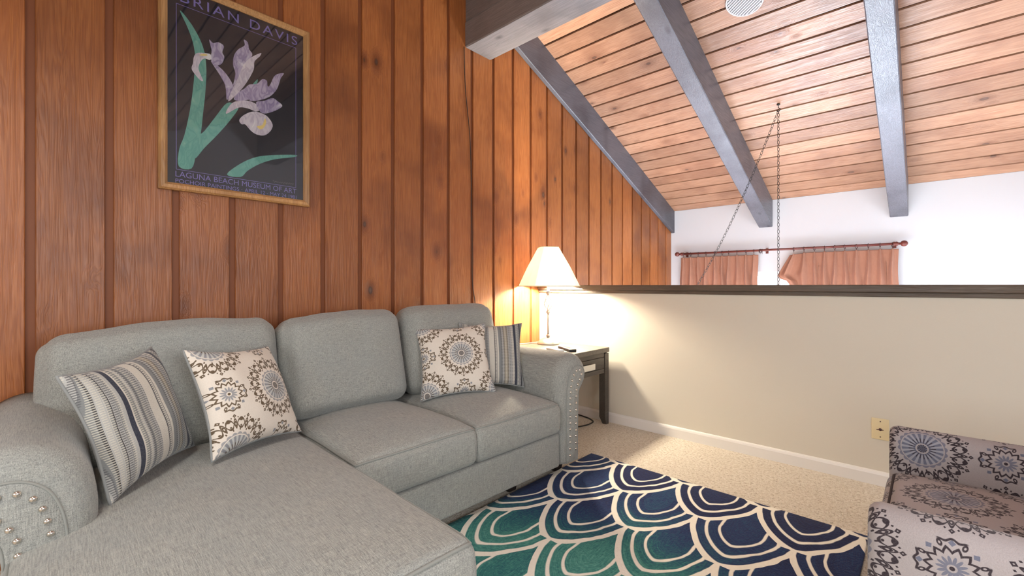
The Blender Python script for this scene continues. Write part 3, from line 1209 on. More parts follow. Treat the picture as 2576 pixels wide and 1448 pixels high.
# ------------------------------------------------------------------ end table
tb = thing('end_table', 'dark espresso wooden end table with one drawer in the corner by half wall', 'table', (0.405, 2.74, 0.0))
TX0, TX1, TY0, TY1 = 0.085, 0.735, 2.425, 3.058
obj('tabletop', box(TX0, TX1, TY0, TY1, 0.556, 0.592, 0.003), M['table_top'], tb)
for (x, y, sx, sy) in ((TX0, TY0, 1, 1), (TX1, TY0, -1, 1), (TX0, TY1, 1, -1), (TX1, TY1, -1, -1)):
    # square legs whose inner faces are cut in near the floor
    x0, x1 = (x + 0.004, x + 0.056) if sx > 0 else (x - 0.056, x - 0.004)
    y0, y1 = (y + 0.004, y + 0.056) if sy > 0 else (y - 0.056, y - 0.004)
    V = []
    for z, k in ((0.0, 0.018), (0.055, 0.0), (0.548, 0.0)):
        a0 = x0 + (k if sx < 0 else 0)
        a1 = x1 - (k if sx > 0 else 0)
        b0 = y0 + (k if sy < 0 else 0)
        b1 = y1 - (k if sy > 0 else 0)
        V += [(a0, b0, z), (a1, b0, z), (a1, b1, z), (a0, b1, z)]
    F = [(3, 2, 1, 0), (8, 9, 10, 11)]
    for i in range(2):
        for j in range(4):
            F.append((i * 4 + j, i * 4 + (j + 1) % 4, i * 4 + 4 + (j + 1) % 4, i * 4 + 4 + j))
    obj('leg', (V, F), M['table'], tb)
ya, yb2 = TY0 + 0.06, TY1 - 0.06
obj('apron', merge(box(TX0 + 0.01, TX1 - 0.012, TY0 + 0.012, TY0 + 0.03, 0.40, 0.556), box(TX0 + 0.01, TX1 - 0.012, TY1 - 0.03, TY1 - 0.012, 0.40, 0.556),
                   box(TX0 + 0.012, TX0 + 0.03, ya, yb2, 0.40, 0.556)), M['table'], tb)
obj('drawer_rail', box(TX1 - 0.03, TX1 - 0.009, ya + 0.001, yb2 - 0.001, 0.523, 0.556, 0.001), M['table'], tb)
obj('drawer_rail', box(TX1 - 0.03, TX1 - 0.009, ya + 0.001, yb2 - 0.001, 0.400, 0.433, 0.001), M['table'], tb)
dr = obj('drawer', box(TX1 - 0.03, TX1 - 0.007, ya + 0.003, yb2 - 0.003, 0.436, 0.520, 0.002), M['table'], tb)
obj('pull', merge(box(TX1 + 0.006, TX1 + 0.014, 2.64, 2.838, 0.449, 0.492, 0.002), box(TX1 - 0.008, TX1 + 0.007, 2.66, 2.672, 0.46, 0.48), box(TX1 - 0.008, TX1 + 0.007, 2.808, 2.82, 0.46, 0.48)), M['pull'], dr)

# ------------------------------------------------------------------ table lamp
LX, LY, LZ = 0.268, 2.885, 0.592
lamp = thing('table_lamp', 'lit table lamp with twisted-cage nickel stem and cream cut-corner shade', 'lamp', (LX, LY, LZ))
obj('base', lathe([(0.088, 0.0), (0.091, 0.006), (0.088, 0.012), (0.080, 0.024), (0.062, 0.040), (0.036, 0.052), (0.014, 0.057)], 32, (LX, LY, LZ)), M['nickel'], lamp, smooth=True)
def ball(r, z, sq=0.85):
    return lathe([(max(0.0005, r * math.cos(a)), z + r * sq * math.sin(a)) for a in np.linspace(-1.45, 1.45, 9)], 16, (LX, LY, LZ))
obj('stem', merge(lathe([(0.0085, 0.055), (0.0075, 0.26)], 12, (LX, LY, LZ)), ball(0.017, 0.068), ball(0.018, 0.262)), M['nickel'], lamp, smooth=True)
cage = []
for kk in range(4):
    path = []
    for i in range(15):
        t = i / 14
        rr = 0.004 + 0.031 * math.sin(math.pi * t) ** 1.25
        a = kk * math.pi / 2 + t * 2.3
        path.append((LX + rr * math.cos(a), LY + rr * math.sin(a), LZ + 0.272 + 0.135 * t))
    cage.append(obj('cage_wire', tube(path, 0.0032, 6), M['nickel'], lamp, smooth=True))
obj('socket', merge(lathe([(0.016, 0.405), (0.017, 0.425), (0.010, 0.430)], 16, (LX, LY, LZ)), lathe([(0.038, 0.431), (0.038, 0.435)], 20, (LX, LY, LZ)),
                    lathe([(0.012, 0.436), (0.012, 0.50)], 14, (LX, LY, LZ))), M['nickel'], lamp, smooth=True)
# shade: square with cut corners, slightly flared
def shade_ring(h, c, z, rot):
    pts = []
    for (a, b) in ((h, -h + c), (h, h - c), (h - c, h), (-h + c, h), (-h, h - c), (-h, -h + c), (-h + c, -h), (h - c, -h)):
        pts.append((LX + a * math.cos(rot) - b * math.sin(rot), LY + a * math.sin(rot) + b * math.cos(rot), LZ + z))
    return pts
ROT = math.radians(-36)
V, F = [], []
rings = [(0.214, 0.045, 0.472), (0.150, 0.035, 0.63), (0.073, 0.02, 0.792)]
for h, c, z in rings: V += shade_ring(h, c, z, ROT)
for h, c, z in reversed(rings): V += shade_ring(h - 0.003, c, z, ROT)
for i in range(5):
    for j in range(8):
        F.append((i * 8 + j, i * 8 + (j + 1) % 8, i * 8 + 8 + (j + 1) % 8, i * 8 + 8 + j))
for j in range(8):
    F.append((40 + j, 40 + (j + 1) % 8, (j + 1) % 8, j))
sh = obj('shade', (V, F), M['shade'], lamp)
M['trimc'] = plain('shade_trim_cream', (0.75, 0.68, 0.52), 0.7)
obj('shade_trim', tube(shade_ring(0.2145, 0.045, 0.474, ROT), 0.0035, 6, True), M['trimc'], sh, smooth=True)
obj('shade_trim', tube(shade_ring(0.0735, 0.02, 0.791, ROT), 0.003, 6, True), M['trimc'], sh, smooth=True)
bulb = plain('bulb_glow', (1, 1, 1), 0.5, emit=(1.0, 0.80, 0.52), emit_s=6.0)
obj('bulb', lathe([(0.010, 0.50), (0.014, 0.52), (0.028, 0.555), (0.030, 0.575), (0.022, 0.60), (0.006, 0.612)], 14, (LX, LY, LZ)), bulb, lamp, smooth=True)
obj('cord', tube(catmull([(LX - 0.075, LY - 0.045, LZ + 0.006), (LX - 0.11, LY - 0.08, LZ + 0.0045), (LX - 0.13, LY - 0.16, LZ + 0.0045), (LX - 0.17, LY - 0.24, LZ + 0.0045), (LX - 0.195, LY - 0.30, LZ - 0.05), (LX - 0.20, LY - 0.31, LZ - 0.3)], 6), 0.0035, 6), M['cordw'], lamp, smooth=True)
pl = bpy.data.lights.new('lamp_bulb_light', 'POINT')
pl.energy = 185
pl.color = (1.0, 0.86, 0.66)
pl.shadow_soft_size = 0.045
plo = bpy.data.objects.new('lamp_bulb_light', pl)
COL.objects.link(plo)
plo.parent = lamp
plo.location = (0, 0, 0.566)

# cord on the carpet below the table
tag(obj('power_cord', tube(catmull([(0.40, 3.070, 0.008), (0.47, 3.068, 0.006), (0.56, 3.045, 0.006), (0.625, 3.0, 0.006), (0.64, 2.94, 0.006), (0.635, 2.87, 0.006), (0.60, 2.78, 0.006), (0.50, 2.66, 0.006), (0.30, 2.55, 0.006), (0.10, 2.50, 0.006)], 6), 0.005, 6), M['cordb'], smooth=True),
    'black power cord looping over the carpet beneath the end table', 'cord')


def remote(cen, ang, L, W, H, body, label, top=None, nb=0):
    r = thing('remote_control', label, 'remote', (cen[0], cen[1], LZ), ang)
    ORG[r.name] = Vector((0, 0, 0))
    b = obj('body', rbox((0, 0, H / 2 + 0.0005), (L / 2, W / 2, H / 2), 0.004, seg=2, n=2), body, r, smooth=True)
    if top is not None:
        obj('face_plate', rbox((-0.01, 0, H + 0.001), (L / 2 - 0.018, W / 2 - 0.004, 0.0012), 0.001, seg=1, n=1), top, r)
    for i in range(nb):
        x = -L / 2 + 0.035 + (i // 3) * 0.018
        y = (i % 3 - 1) * 0.012
        obj('button', rbox((x, y, H + 0.003), (0.005, 0.0038, 0.0014), 0.001, seg=1, n=1), M['button'], r)
    return r


remote((0.545, 2.615), math.atan2(-0.06, 0.17), 0.175, 0.045, 0.016, M['silver'], 'plain silver-grey remote control lying on end table beside the sofa arm')
remote((0.588, 2.705), math.atan2(-0.126, 0.23), 0.205, 0.055, 0.019, M['black'], 'black remote control with pale button face on end table near lamp', M['silver'], 24)

# ------------------------------------------------------------------ rug
RX0, RX1, RY0, RY1 = 0.988, 2.366, 0.84, 2.412
V, F = rbox(((RX0 + RX1) / 2, (RY0 + RY1) / 2, 0.0065), ((RX1 - RX0) / 2, (RY1 - RY0) / 2, 0.006), 0.005, seg=2, n=24, ns=(24, 24, 1))
tag(obj('area_rug', (V, F), M['rug'], smooth=True), 'navy and teal area rug with cream fish-scale pattern lying on carpet', 'rug')

# ------------------------------------------------------------------ armchair
CO = (2.85, 1.70, 0.0)
chair = thing('armchair', 'club armchair in grey and navy medallion fabric facing the sofa', 'armchair', CO, 0.0)


def chair_arm(y0, y1, flip):
    r = (y1 - y0) / 2
    ym = (y0 + y1) / 2
    top = 0.572
    prof = [(y0, 0.07), (y0, 0.20), (y0 - 0.002, 0.34), (y0, 0.46)]
    for i in range(11):
        a = math.pi - math.pi * i / 10
        prof.append((ym + r * math.cos(a), top - r * 0.95 + r * 0.95 * math.sin(a)))
    prof += [(y1, 0.46), (y1 + 0.002, 0.34), (y1, 0.20), (y1, 0.07)]
    n = len(prof)
    acc = [0.0]
    for a, b in zip(prof[:-1], prof[1:]):
        acc.append(acc[-1] + math.hypot(a[0] - b[0], a[1] - b[1]))
    secs = [(2.448, 0.028), (2.450, 0.016), (2.457, 0.006), (2.470, 0.0), (2.60, 0.0), (2.80, 0.0), (3.0, 0.0), (3.22, 0.0)]
    V, F, UV = [], [], []
    for x, d in secs:
        for j, (y, z) in enumerate(prof):
            yy = ym + (y - ym) * (1 - d / r)
            V.append((x, yy, z - d * 0.8 * (z > 0.3)))
            UV.append((x, acc[j]))
    for i in range(len(secs) - 1):
        for j in range(n - 1):
            F.append((i * n + j, i * n + j + 1, (i + 1) * n + j + 1, (i + 1) * n + j))
    F.append(tuple(reversed(range(n))))
    F.append(tuple(range((len(secs) - 1) * n, len(secs) * n)))
    o = obj('arm', (V, F), M['chair_cloth'], chair, smooth=True)
    uvl = o.data.uv_layers.new(name='UVMap')
    for lp in o.data.loops:
        a, b = UV[lp.vertex_index]
        uvl.data[lp.index].uv = flip(a, b)
    return o


chair_arm(1.272, 1.382, lambda a, b: (a - 2.585 + 0.19, b - 0.426))
chair_arm(2.040, 2.150, lambda a, b: (a - 2.534, b - 0.452))


def cfn(q, u):
    q = Vector(q)
    q.z += 0.028 * (max(0, 1 - abs(u[0]) ** 3) * max(0, 1 - abs(u[1]) ** 3)) ** 0.7 * (u[2] > 0)
    if u[0] < -0.8: q.x -= 0.016 * (1 - u[2] ** 2)
    return q


cs = obj('seat_cushion', rbox((2.76, 1.711, 0.345), (0.305, 0.327, 0.085), 0.03, seg=3, n=10, fn=cfn), M['chair_cloth'], chair, smooth=True)
uvmap(cs, lambda co, lp: (co.x + CO[0] - 2.604, co.y + CO[1] - 1.822))
loop = [edge_map((2.76, 1.711, 0.345), (0.305, 0.327, 0.085), 0.03, (a, b, 0.085), cfn) for a, b in
        [(-0.305 + 0.61 * i / 20, -0.327) for i in range(20)] + [(0.305, -0.327 + 0.654 * i / 20) for i in range(20)] +
        [(0.305 - 0.61 * i / 20, 0.327) for i in range(20)] + [(-0.305, 0.327 - 0.654 * i / 20) for i in range(20)]]
obj('piping', tube([p + Vector((0, 0, 0.002)) for p in loop], 0.0045, 6, True), plain('chair_piping', (0.05, 0.04, 0.045), 0.8), cs, smooth=True)
bs = obj('base', rbox((2.83, 1.711, 0.165), (0.365, 0.327, 0.095), 0.012, seg=2, n=4), M['chair_cloth'], chair, smooth=True)
uvmap(bs, lambda co, lp: (co.y, co.z))
bk = obj('backrest', rbox((3.16, 1.711, 0.50), (0.085, 0.327, 0.30), 0.05, seg=3, n=8), M['chair_cloth'], chair, smooth=True)
uvmap(bk, lambda co, lp: (co.y, co.z))
for x in (2.50, 3.17):
    for y in (1.325, 2.097):
        V = []
        for s, z in ((0.018, 0.0), (0.028, 0.072)):
            V += [(x - s, y - s, z), (x + s, y - s, z), (x + s, y + s, z), (x - s, y + s, z)]
        obj('foot', (V, box(0, 1, 0, 1, 0, 1)[1]), M['foot'], chair)

# ------------------------------------------------------------------ poster
po = thing('framed_poster', 'framed black flower poster with pale violet lettering hung on the plank wall', 'poster', (0.0, 0.72, 1.507))
PY0, PY1, PZ0, PZ1 = 0.386, 1.056, 1.508, 2.480
FWD = 0.034
prof = [(0.0, 0.002), (0.0, 0.026), (0.008, 0.034), (0.022, 0.033), (0.030, 0.026), (FWD, 0.020), (FWD, 0.002)]   # (inward, out of wall)
cor = [(PY0, PZ0, 1, 1), (PY1, PZ0, -1, 1), (PY1, PZ1, -1, -1), (PY0, PZ1, 1, -1)]
for i in range(4):
    a, b = cor[i], cor[(i + 1) % 4]
    V = []
    for c in (a, b):
        for d, h in prof:
            V.append((h, c[0] + c[2] * d, c[1] + c[3] * d))
    n = len(prof)
    F = [(j, (j + 1) % n, n + (j + 1) % n, n + j) for j in range(n)] + [tuple(reversed(range(n))), tuple(range(n, 2 * n))]
    autosmooth(obj('frame_rail', (V, F), M['frame_gold'], po), 30)
obj('sheet', box(0.010, 0.014, PY0 + 0.02, PY1 - 0.02, PZ0 + 0.02, PZ1 - 0.02), M['print_black'], po)
obj('glass_pane', box(0.0185, 0.0205, PY0 + FWD - 0.004, PY1 - FWD + 0.004, PZ0 + FWD - 0.004, PZ1 - FWD + 0.004), M['glass'], po)


def flat(name, pts, mat, lvl):
    """flat printed shape on the sheet (y,z outline), fan-free n-gon"""
    x = 0.0142 + 0.00035 * lvl
    V = [(x, y, z) for y, z in pts]
    o = obj(name, (V, [tuple(range(len(V)))]), mat, po)
    if o.data.polygons[0].normal.x < 0:
        o.data.flip_normals()
    return o


IRIS = [
    ('leaf', 'leaf', 1, [(0.4671, 2.3397), (0.4834, 2.3306), (0.5143, 2.2936), (0.5385, 2.2529), (0.5557, 2.2122), (0.5663, 2.1648), (0.5706, 2.0927), (0.5663, 1.9954), (0.557, 1.8897), (0.5477, 1.792), (0.5294, 1.6929), (0.5113, 1.6204), (0.4624, 1.6217), (0.4642, 1.7002), (0.4834, 1.7689), (0.5023, 1.8744), (0.5155, 1.9794), (0.5233, 2.0762), (0.5264, 2.1426), (0.5173, 2.2116), (0.4964, 2.2752)]),
    ('stem', 'leaf', 2, [(0.6561, 1.9707), (0.6929, 1.974), (0.7065, 1.9587), (0.666, 1.8823), (0.6137, 1.8009), (0.5632, 1.7296), (0.5233, 1.6699), (0.5336, 1.7667), (0.5632, 1.8105), (0.6073, 1.8889)]),
    ('leaf', 'leaf', 1, [(0.6561, 1.6193), (0.7202, 1.6875), (0.7907, 1.7334), (0.8721, 1.7603), (0.9804, 1.7842), (0.9804, 1.7733), (0.8797, 1.7399), (0.8052, 1.7006), (0.748, 1.654), (0.7167, 1.6172)]),
    ('leaf', 'leaf', 1, [(0.7706, 2.0994), (0.7943, 2.135), (0.7893, 2.1071)]),
    ('petal', 'petal_white', 3, [(0.5863, 2.1574), (0.5632, 2.1563), (0.5477, 2.1359), (0.5385, 2.1034), (0.5446, 2.0799), (0.557, 2.0475), (0.5446, 2.0471), (0.5233, 2.0689), (0.5113, 2.09), (0.5173, 2.1175), (0.5203, 2.1476), (0.5324, 2.1703), (0.5632, 2.182), (0.5882, 2.1841)]),
    ('petal', 'petal', 4, [(0.5819, 2.2535), (0.5977, 2.2435), (0.6201, 2.2562), (0.6429, 2.2463), (0.6363, 2.2136), (0.6449, 2.1942), (0.6363, 2.1608), (0.6201, 2.1437), (0.6073, 2.1428), (0.5882, 2.1619), (0.5914, 2.2039)]),
    ('petal', 'petal', 3, [(0.5882, 2.1544), (0.6201, 2.1399), (0.6527, 2.1137), (0.6814, 2.0701), (0.6794, 2.0388), (0.6561, 1.9859), (0.6495, 2.052), (0.6266, 2.0972)]),
    ('petal', 'petal', 3, [(0.7306, 2.3133), (0.748, 2.307), (0.755, 2.2746), (0.7692, 2.2485), (0.734, 2.1808), (0.7065, 2.1169), (0.6827, 2.0629), (0.6929, 2.1276), (0.6827, 2.17), (0.6874, 2.2178), (0.7065, 2.2558), (0.734, 2.2859)]),
    ('petal', 'petal_white', 4, [(0.8088, 2.2754), (0.8052, 2.2581), (0.7799, 2.221), (0.7763, 2.1802), (0.755, 2.1256), (0.7202, 2.0596), (0.6627, 1.9803), (0.6794, 2.0465), (0.7065, 2.1169), (0.7306, 2.1873), (0.7621, 2.2341)]),
    ('petal', 'petal', 4, [(0.9222, 2.2087), (0.9066, 2.177), (0.8874, 2.1133), (0.8495, 2.0607), (0.7907, 2.0228), (0.755, 2.0159), (0.8052, 2.063), (0.8495, 2.1172), (0.8721, 2.1734), (0.895, 2.1976)]),
    ('petal', 'petal', 3, [(0.7065, 2.0397), (0.734, 2.0679), (0.755, 2.0943), (0.7907, 2.11), (0.8162, 2.1423), (0.8383, 2.1418), (0.842, 2.1148), (0.8585, 2.1121), (0.8272, 2.0699), (0.7763, 2.0303), (0.7202, 2.0014), (0.6861, 1.9988)]),
    ('petal', 'petal_white', 5, [(0.666, 1.9584), (0.6929, 1.9893), (0.748, 2.0099), (0.7907, 2.0029), (0.8052, 1.9833), (0.7871, 1.9662), (0.748, 1.9707), (0.7065, 1.9626), (0.6527, 1.9166)]),
    ('petal', 'petal', 6, [(0.7871, 2.0137), (0.8272, 2.0338), (0.8645, 2.0589), (0.8874, 2.052), (0.9144, 2.033), (0.8874, 2.0029), (0.8346, 1.9693), (0.8052, 1.9714)]),
    ('petal', 'petal_white', 5, [(0.7099, 1.9018), (0.734, 1.9356), (0.7763, 1.9632), (0.8198, 1.9635), (0.8457, 1.9507), (0.866, 1.9197), (0.857, 1.8849), (0.8272, 1.8533), (0.7907, 1.8483), (0.7621, 1.8609), (0.7375, 1.8859), (0.7202, 1.8829)]),
    ('petal_blaze', 'yellow', 6, [(0.7907, 1.8904), (0.8162, 1.905), (0.8287, 1.942), (0.8346, 1.9195), (0.8198, 1.8875), (0.8016, 1.8805)]),
    ('petal_blaze', 'yellow', 4, [(0.5416, 2.1643), (0.5601, 2.1772), (0.5756, 2.1771), (0.5632, 2.168)]),
]
for name, mk, lvl, pts in IRIS:
    sm = [(p.x, p.y) for p in catmull(pts, 4, True)]
    flat(name, sm, M[mk], lvl)
# ruled border
lw = 0.0022
for (y0, y1, z0, z1) in ((0.452, 0.986, 2.369, 2.369 + lw), (0.452, 0.986, 1.605, 1.605 + lw), (0.452, 0.452 + lw, 1.605, 2.369), (0.986 - lw, 0.986, 1.605, 2.369)):
    flat('border_line', [(y0, z0), (y1, z0), (y1, z1), (y0, z1)], M['print_violet'], 1)


def lettering(body, y0, y1, z0, h, mat, spacing=1.0):
    cu = bpy.data.curves.new('lettering', 'FONT')
    cu.body = body
    cu.size = 1.0
    cu.space_character = spacing
    to = bpy.data.objects.new('lettering', cu)
    COL.objects.link(to)
    dg = bpy.context.evaluated_depsgraph_get()
    me = bpy.data.meshes.new_from_object(to.evaluated_get(dg))
    bpy.data.objects.remove(to)
    xs = [v.co.x for v in me.vertices]
    ys = [v.co.y for v in me.vertices]
    sx = (y1 - y0) / (max(xs) - min(xs))
    sy = h / (max(ys) - min(0, min(ys)))
    mx = min(xs)
    base = ORG[po.name]
    for v in me.vertices:
        v.co = Vector((0.0146, y0 + (v.co.x - mx) * sx, z0 + v.co.y * sy)) - base
    # one object per printed character
    parent = list(range(len(me.vertices)))

    def find(a):
        while parent[a] != a:
            parent[a] = parent[parent[a]]
            a = parent[a]
        return a
    for e in me.edges:
        parent[find(e.vertices[0])] = find(e.vertices[1])
    isl = {}
    for p in me.polygons:
        isl.setdefault(find(p.vertices[0]), []).append(list(p.vertices))
    for fs in isl.values():
        ids = sorted({v for q in fs for v in q})
        mp = {v: i for i, v in enumerate(ids)}
        o = obj('letter', ([me.vertices[v].co + base for v in ids], [[mp[v] for v in q] for q in fs]), mat, po)
    bpy.data.meshes.remove(me)


lettering('BRIAN DAVIS', 0.468, 0.992, 2.386, 0.046, M['print_violet'], 1.25)
lettering('LAGUNA BEACH MUSEUM OF ART', 0.450, 0.988, 1.573, 0.026, M['print_violet'])
lettering('POCHOIR PAINTINGS', 0.450, 0.710, 1.5445, 0.019, M['print_violet'])
lettering('APRIL 12 - MAY 24 1981', 0.735, 0.988, 1.5445, 0.019, M['print_violet'])
lettering('\u00b7', 0.7195, 0.7245, 1.549, 0.006, M['print_violet'])
sg = [(0.868 + 0.0042 * i, 1.622 + 0.006 * math.sin(i * 2.3) * (1 if i % 3 else 0.4)) for i in range(26)]
obj('signature', tube([(0.0147, y, z) for y, z in sg], 0.0006, 4), plain('signature_ink', (0.25, 0.22, 0.22), 0.6), po)

# ------------------------------------------------------------------ wall wire, plate, vent
tag(obj('wall_wire', tube(catmull([(0.006, 2.205, 2.858), (0.006, 2.218, 2.55), (0.006, 2.262, 2.2), (0.007, 2.278, 1.8), (0.007, 2.284, 1.4), (0.007, 2.287, 1.1), (0.008, 2.312, 0.95), (0.010, 2.33, 0.70)], 8), 0.0028, 6), M['cordb'], smooth=True),
    'thin dark wire stapled down the cedar plank wall below the ridge beam', 'wire')
wp = thing('wall_plate', 'ivory wall plate with a small jack low on the cream half wall', 'wall plate', (2.361, YH, 0.30))
obj('plate', rbox((2.361, YH - 0.003, 0.302), (0.0365, 0.003, 0.0565), 0.0028, seg=2, n=2), M['ivory'], wp, smooth=True)
for dz in (-0.041, 0.041):
    v, f = lathe([(0.0032, 0.0), (0.0030, 0.0014), (0.0005, 0.0018)], 10)
    obj('screw', ([(2.361 + x, YH - 0.0058 - z, 0.302 + dz + y) for x, y, z in v], f), M['ring'], wp, smooth=True)
v, f = lathe([(0.0075, 0.0), (0.0065, 0.003), (0.004, 0.0045), (0.002, 0.0046)], 12)
obj('jack', merge(([(2.361 + x, YH - 0.0058 - z, 0.300 + y) for x, y, z in v], f), box(2.345, 2.356, YH - 0.0075, YH - 0.0055, 0.296, 0.300), box(2.366, 2.374, YH - 0.0075, YH - 0.0055, 0.297, 0.301)), M['ring'], wp)

# round louvred ceiling vent, lying in the slope
VC = Vector((1.60, 3.425, zc(3.425)))
vy = Vector((0, 1, -SL)).normalized()
vn = Vector((0, -SL, -1)).normalized()
vx = Vector((1, 0, 0))
vent = thing('ceiling_vent', 'round white louvred vent mounted on the cedar ceiling between two beams', 'vent', tuple(VC))
def onslope(a, b, c):
    return VC + vx * a + vy * b + vn * c
v, f = lathe([(0.112, 0.0), (0.112, 0.004), (0.108, 0.006)], 40)
obj('backing', ([onslope(x, y, z) for x, y, z in v], [tuple(reversed(q)) for q in f]), M['vent_back'], vent)
ring = [onslope(0.116 * math.cos(t), 0.116 * math.sin(t), 0.007) for t in np.linspace(0, 2 * math.pi, 48, endpoint=False)]
obj('rim', tube(ring, 0.0065, 8, True), M['vent'], vent, smooth=True)
ang = math.atan2(-0.0595, 0.096)
for i in range(-6, 7):
    d = i * 0.0165
    hl = math.sqrt(max(0.0, 0.112 ** 2 - d * d)) - 0.003
    if hl <= 0.01: continue
    ca, sa = math.cos(ang), math.sin(ang)
    V = []
    for (l, w, h) in ((-hl, -0.005, 0.004), (hl, -0.005, 0.004), (hl, 0.005, 0.006), (-hl, 0.005, 0.006), (-hl, -0.006, 0.014), (hl, -0.006, 0.014), (hl, 0.004, 0.016), (-hl, 0.004, 0.016)):
        V.append(onslope(ca * l - sa * (d + w), sa * l + ca * (d + w), h))
    obj('slat', (V, [(0, 1, 2, 3), (7, 6, 5, 4), (4, 5, 1, 0), (5, 6, 2, 1), (6, 7, 3, 2), (7, 4, 0, 3)]), M['vent'], vent)

# added housing round the overhead fill, unseen behind the camera
cf = thing('fill_light_housing', 'added white housing for the unseen overhead fill on the camera-side slope', 'ceiling light', (1.9, -0.4, 2.22))
obj('canopy', lathe([(0.07, 2.30), (0.07, 2.33), (0.02, 2.335), (0.012, zc(-0.4))], 20, (1.9, -0.4, 0.0)), M['vent'], cf, smooth=True)
obj('housing', merge(box(1.70, 1.72, -0.60, -0.20, 2.205, 2.30), box(2.08, 2.10, -0.60, -0.20, 2.205, 2.30), box(1.72, 2.08, -0.60, -0.58, 2.205, 2.30), box(1.72, 2.08, -0.22, -0.20, 2.205, 2.30), box(1.72, 2.08, -0.58, -0.22, 2.28, 2.30)), M['vent'], cf)

# ------------------------------------------------------------------ hanging chains
LINK = 0.030
def stad(w, h, n=5):
    pts = []
    for s in (1, -1):
        for i in range(n + 1):
            a = -math.pi / 2 + math.pi * i / n
            pts.append((s * w * math.cos(a) * 1.0, s * (h * math.sin(a)), 0))
    return pts
pts = []
for i in range(14):
    a = 2 * math.pi * i / 14
    pts.append((0.0095 * math.cos(a), 0, 0.0185 * math.sin(a)))
link_me = bpy.data.meshes.new('chain_link')
_v, _f = tube(pts, 0.0018, 5, True)
link_me.from_pydata([tuple(p) for p in _v], [], _f)
link_me.materials.append(M['chain'])
for p in link_me.polygons: p.use_smooth = True
HK = Vector((1.587, 4.458, zc(4.458)))


def chain(label, path, with_hook):
    root = thing('hanging_chain', label, 'chain', tuple(path[0]))
    P = [Vector(p) for p in path]
    L = [0.0]
    for a, b in zip(P[:-1], P[1:]): L.append(L[-1] + (b - a).length)
    n = int(L[-1] / LINK)
    base = P[0]
    for i in range(n):
        s = (i + 0.5) * LINK
        j = max(k for k in range(len(L)) if L[k] <= s)
        j = min(j, len(P) - 2)
        t = (s - L[j]) / (L[j + 1] - L[j])
        p = P[j].lerp(P[j + 1], t)
        d = (P[j + 1] - P[j]).normalized()
        q = d.to_track_quat('Z', 'Y')
        o = bpy.data.objects.new('link', link_me)
        COL.objects.link(o)
        o.parent = root
        o.location = p - base
        o.rotation_mode = 'QUATERNION'
        o.rotation_quaternion = q @ Matrix.Rotation(math.pi / 4 + (i % 2) * math.pi / 2, 3, 'Z').to_quaternion()
    if with_hook:
        hp = [HK + Vector((0, 0, 0.005)), HK + Vector((0, 0, -0.03)), HK + Vector((0.012, 0, -0.04)), HK + Vector((0.012, 0, -0.055)), HK + Vector((0, 0, -0.064)), HK + Vector((-0.012, 0, -0.055)), HK + Vector((-0.011, 0, -0.045))]
        o = obj('hook', merge(tube(catmull(hp, 4), 0.003, 6), lathe([(0.012, -0.006), (0.014, 0.0), (0.010, 0.006)], 14, tuple(HK + Vector((0, 0, -0.002))))), M['chain'], root, smooth=True)
    return root


top = HK + Vector((0, 0, -0.050))
chain('thin dark metal chain hanging straight down from the ceiling hook', [top, Vector((top.x, top.y, 0.30))], True)
# swag towards the plank wall: sagging curve
end = Vector((0.03, 4.2, 0.2))
sw = []
for i in range(25):
    t = i / 24
    p = top.lerp(end, t)
    p.z -= 0.52 * 4 * t * (1 - t)
    sw.append(p + Vector((0, 0, -0.004)))
chain('thin dark metal chain swagging sideways from the ceiling hook toward the plank wall', sw, False)
sn = [o for o in COL.objects if o.name == 'hanging_chain.001'][0]
obj('wall_hook', tube(catmull([(-0.004, 4.2, 0.215), (0.02, 4.2, 0.215), (0.034, 4.2, 0.205), (0.036, 4.2, 0.190), (0.028, 4.2, 0.182), (0.020, 4.2, 0.188)], 4), 0.003, 6), M['chain'], sn, smooth=True)

# ------------------------------------------------------------------ curtains
RY_, RZ_ = 5.80, 1.482
rod = thing('curtain_rod', 'mahogany curtain rod with ball finials above the far window', 'curtain rod', (1.25, RY_, RZ_))
v, f = lathe([(0.0125, 0.155), (0.0125, 2.345)], 12)
obj('pole', ([(z, RY_ + x, RZ_ + y) for x, y, z in v], f), M['rod'], rod, smooth=True)
for xe, s in ((0.155, -1), (2.345, 1)):
    prof = [(0.013, -0.055), (0.022, -0.05), (0.022, -0.042), (0.014, -0.036), (0.021, -0.028), (0.021, -0.02), (0.012, -0.01), (0.010, 0.0)]
    prof += [(max(0.001, 0.030 * math.sin(a)), 0.030 - 0.030 * math.cos(a)) for a in np.linspace(0.35, math.pi - 0.02, 10)]
    v, f = lathe(prof, 14)
    obj('finial', ([(xe + s * z, RY_ + x, RZ_ + y) for x, y, z in v], f if s > 0 else f), M['rod'], rod, smooth=True)
for xe in (0.22, 1.16, 2.30):
    obj('bracket', merge(box(xe - 0.008, xe + 0.008, RY_ + 0.008, YF - 0.0005, RZ_ - 0.012, RZ_ + 0.004), box(xe - 0.014, xe + 0.014, YF - 0.008, YF - 0.0005, RZ_ - 0.035, RZ_ + 0.025)), M['rod'], rod)

ring_pts = [(0, 0.021 * math.cos(a), 0.021 * math.sin(a)) for a in np.linspace(0, 2 * math.pi, 14, endpoint=False)]
ring_me = bpy.data.meshes.new('curtain_ring')
_v, _f = merge(tube(ring_pts, 0.0032, 6, True), tube([(0, 0, -0.021), (0, 0.004, -0.030), (0, 0, -0.037)], 0.0022, 5))
ring_me.from_pydata([tuple(p) for p in _v], [], _f)
ring_me.materials.append(M['ring'])
for p in ring_me.polygons: p.use_smooth = True


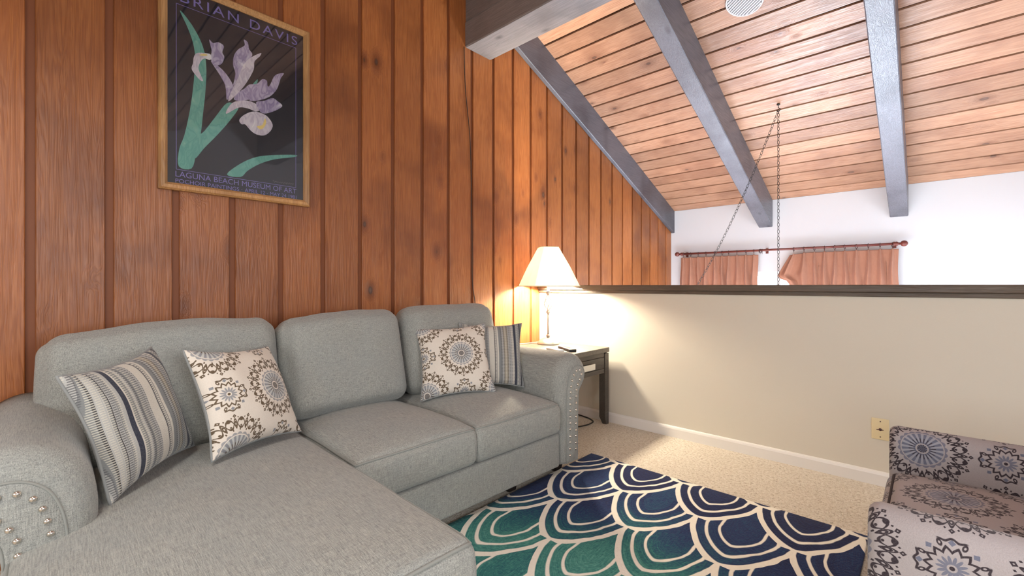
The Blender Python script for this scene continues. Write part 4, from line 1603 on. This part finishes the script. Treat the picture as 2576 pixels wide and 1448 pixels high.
def curtain(x0, x1, npl, label, flap, seed, jitter, extra):
    root = thing('curtain', label, 'curtain', ((x0 + x1) / 2, RY_, RZ_))
    NU, NV = npl * 18, 44
    zt, zb = RZ_ - 0.042, -0.75
    rr = random.Random(seed)
    # irregular pleat positions
    pos = [0.0]
    for i in range(npl): pos.append(pos[-1] + 1 + jitter * rr.uniform(-1, 1))
    pos = [p / pos[-1] for p in pos]
    V, F = [], []
    for j in range(NV + 1):
        v = j / NV
        v = v ** 1.5
        z = zt + (zb - zt) * v
        dz = zt - z
        for i in range(NU + 1):
            u = i / NU
            k = min(npl - 1, int(u * npl))
            fr = u * npl - k
            uu = pos[k] + (pos[k + 1] - pos[k]) * fr
            x = x0 + (x1 - x0) * uu
            ph = fr - 0.5
            open_ = min(1.0, dz / 0.30)
            sharp = 0.085 + 0.16 * open_
            pin = math.exp(-(ph / sharp) ** 2)
            trip = math.cos(ph * 2 * math.pi * 5.2) * math.exp(-(ph / 0.16) ** 2) * (1 - open_) * 0.30
            y = RY_ + 0.022 - (0.040 + 0.015 * open_) * (pin + trip) + 0.006 * math.sin(z * 5 + i * 0.2) * open_
            x += 0.010 * math.sin(z * 7 + k * 2.1 + seed) * open_
            zz = z - 0.010 * (1 - pin) * (1 - open_) * 0.7
            if flap and u < 0.17:
                w = (1 - u / 0.17)
                if dz < 0.245: b = 0.115 * dz / 0.245
                elif dz < 0.33: b = 0.115 * (1 - (dz - 0.245) / 0.085) + 0.004 * 0
                else: b = 0.0
                x -= b * w
                y -= 0.03 * w * min(1, dz / 0.2) * (dz < 0.36)
                zz -= 0.02 * w * (dz < 0.3)
            V.append((x, y, zz))
    for j in range(NV):
        for i in range(NU):
            F.append((j * (NU + 1) + i, (j + 1) * (NU + 1) + i, (j + 1) * (NU + 1) + i + 1, j * (NU + 1) + i + 1))
    o = obj('panel', (V, F), M['curtain'], root, smooth=True)
    sm = o.modifiers.new('thickness', 'SOLIDIFY')
    sm.thickness = 0.003
    for k in range(npl):
        x = x0 + (x1 - x0) * (pos[k] + pos[k + 1]) / 2
        obj('curtain_ring', None, None, root, me=ring_me, loc=(x, RY_, RZ_ - 0.0065), rot=(0, 0, rr.uniform(-0.4, 0.4)))
    for x in extra:
        obj('curtain_ring', None, None, root, me=ring_me, loc=(x, RY_, RZ_ - 0.0065), rot=(0, 0, rr.uniform(-0.3, 0.3)))
    return root


curtain(0.165, 1.085, 10, 'terracotta pinch-pleated curtain hanging on the rod end beside the plank wall', False, 3, 0.25, (1.10, 1.115, 1.13))
curtain(1.405, 2.335, 10, 'terracotta pinch-pleated curtain with its top corner folded out beside the window gap', True, 8, 0.15, ())
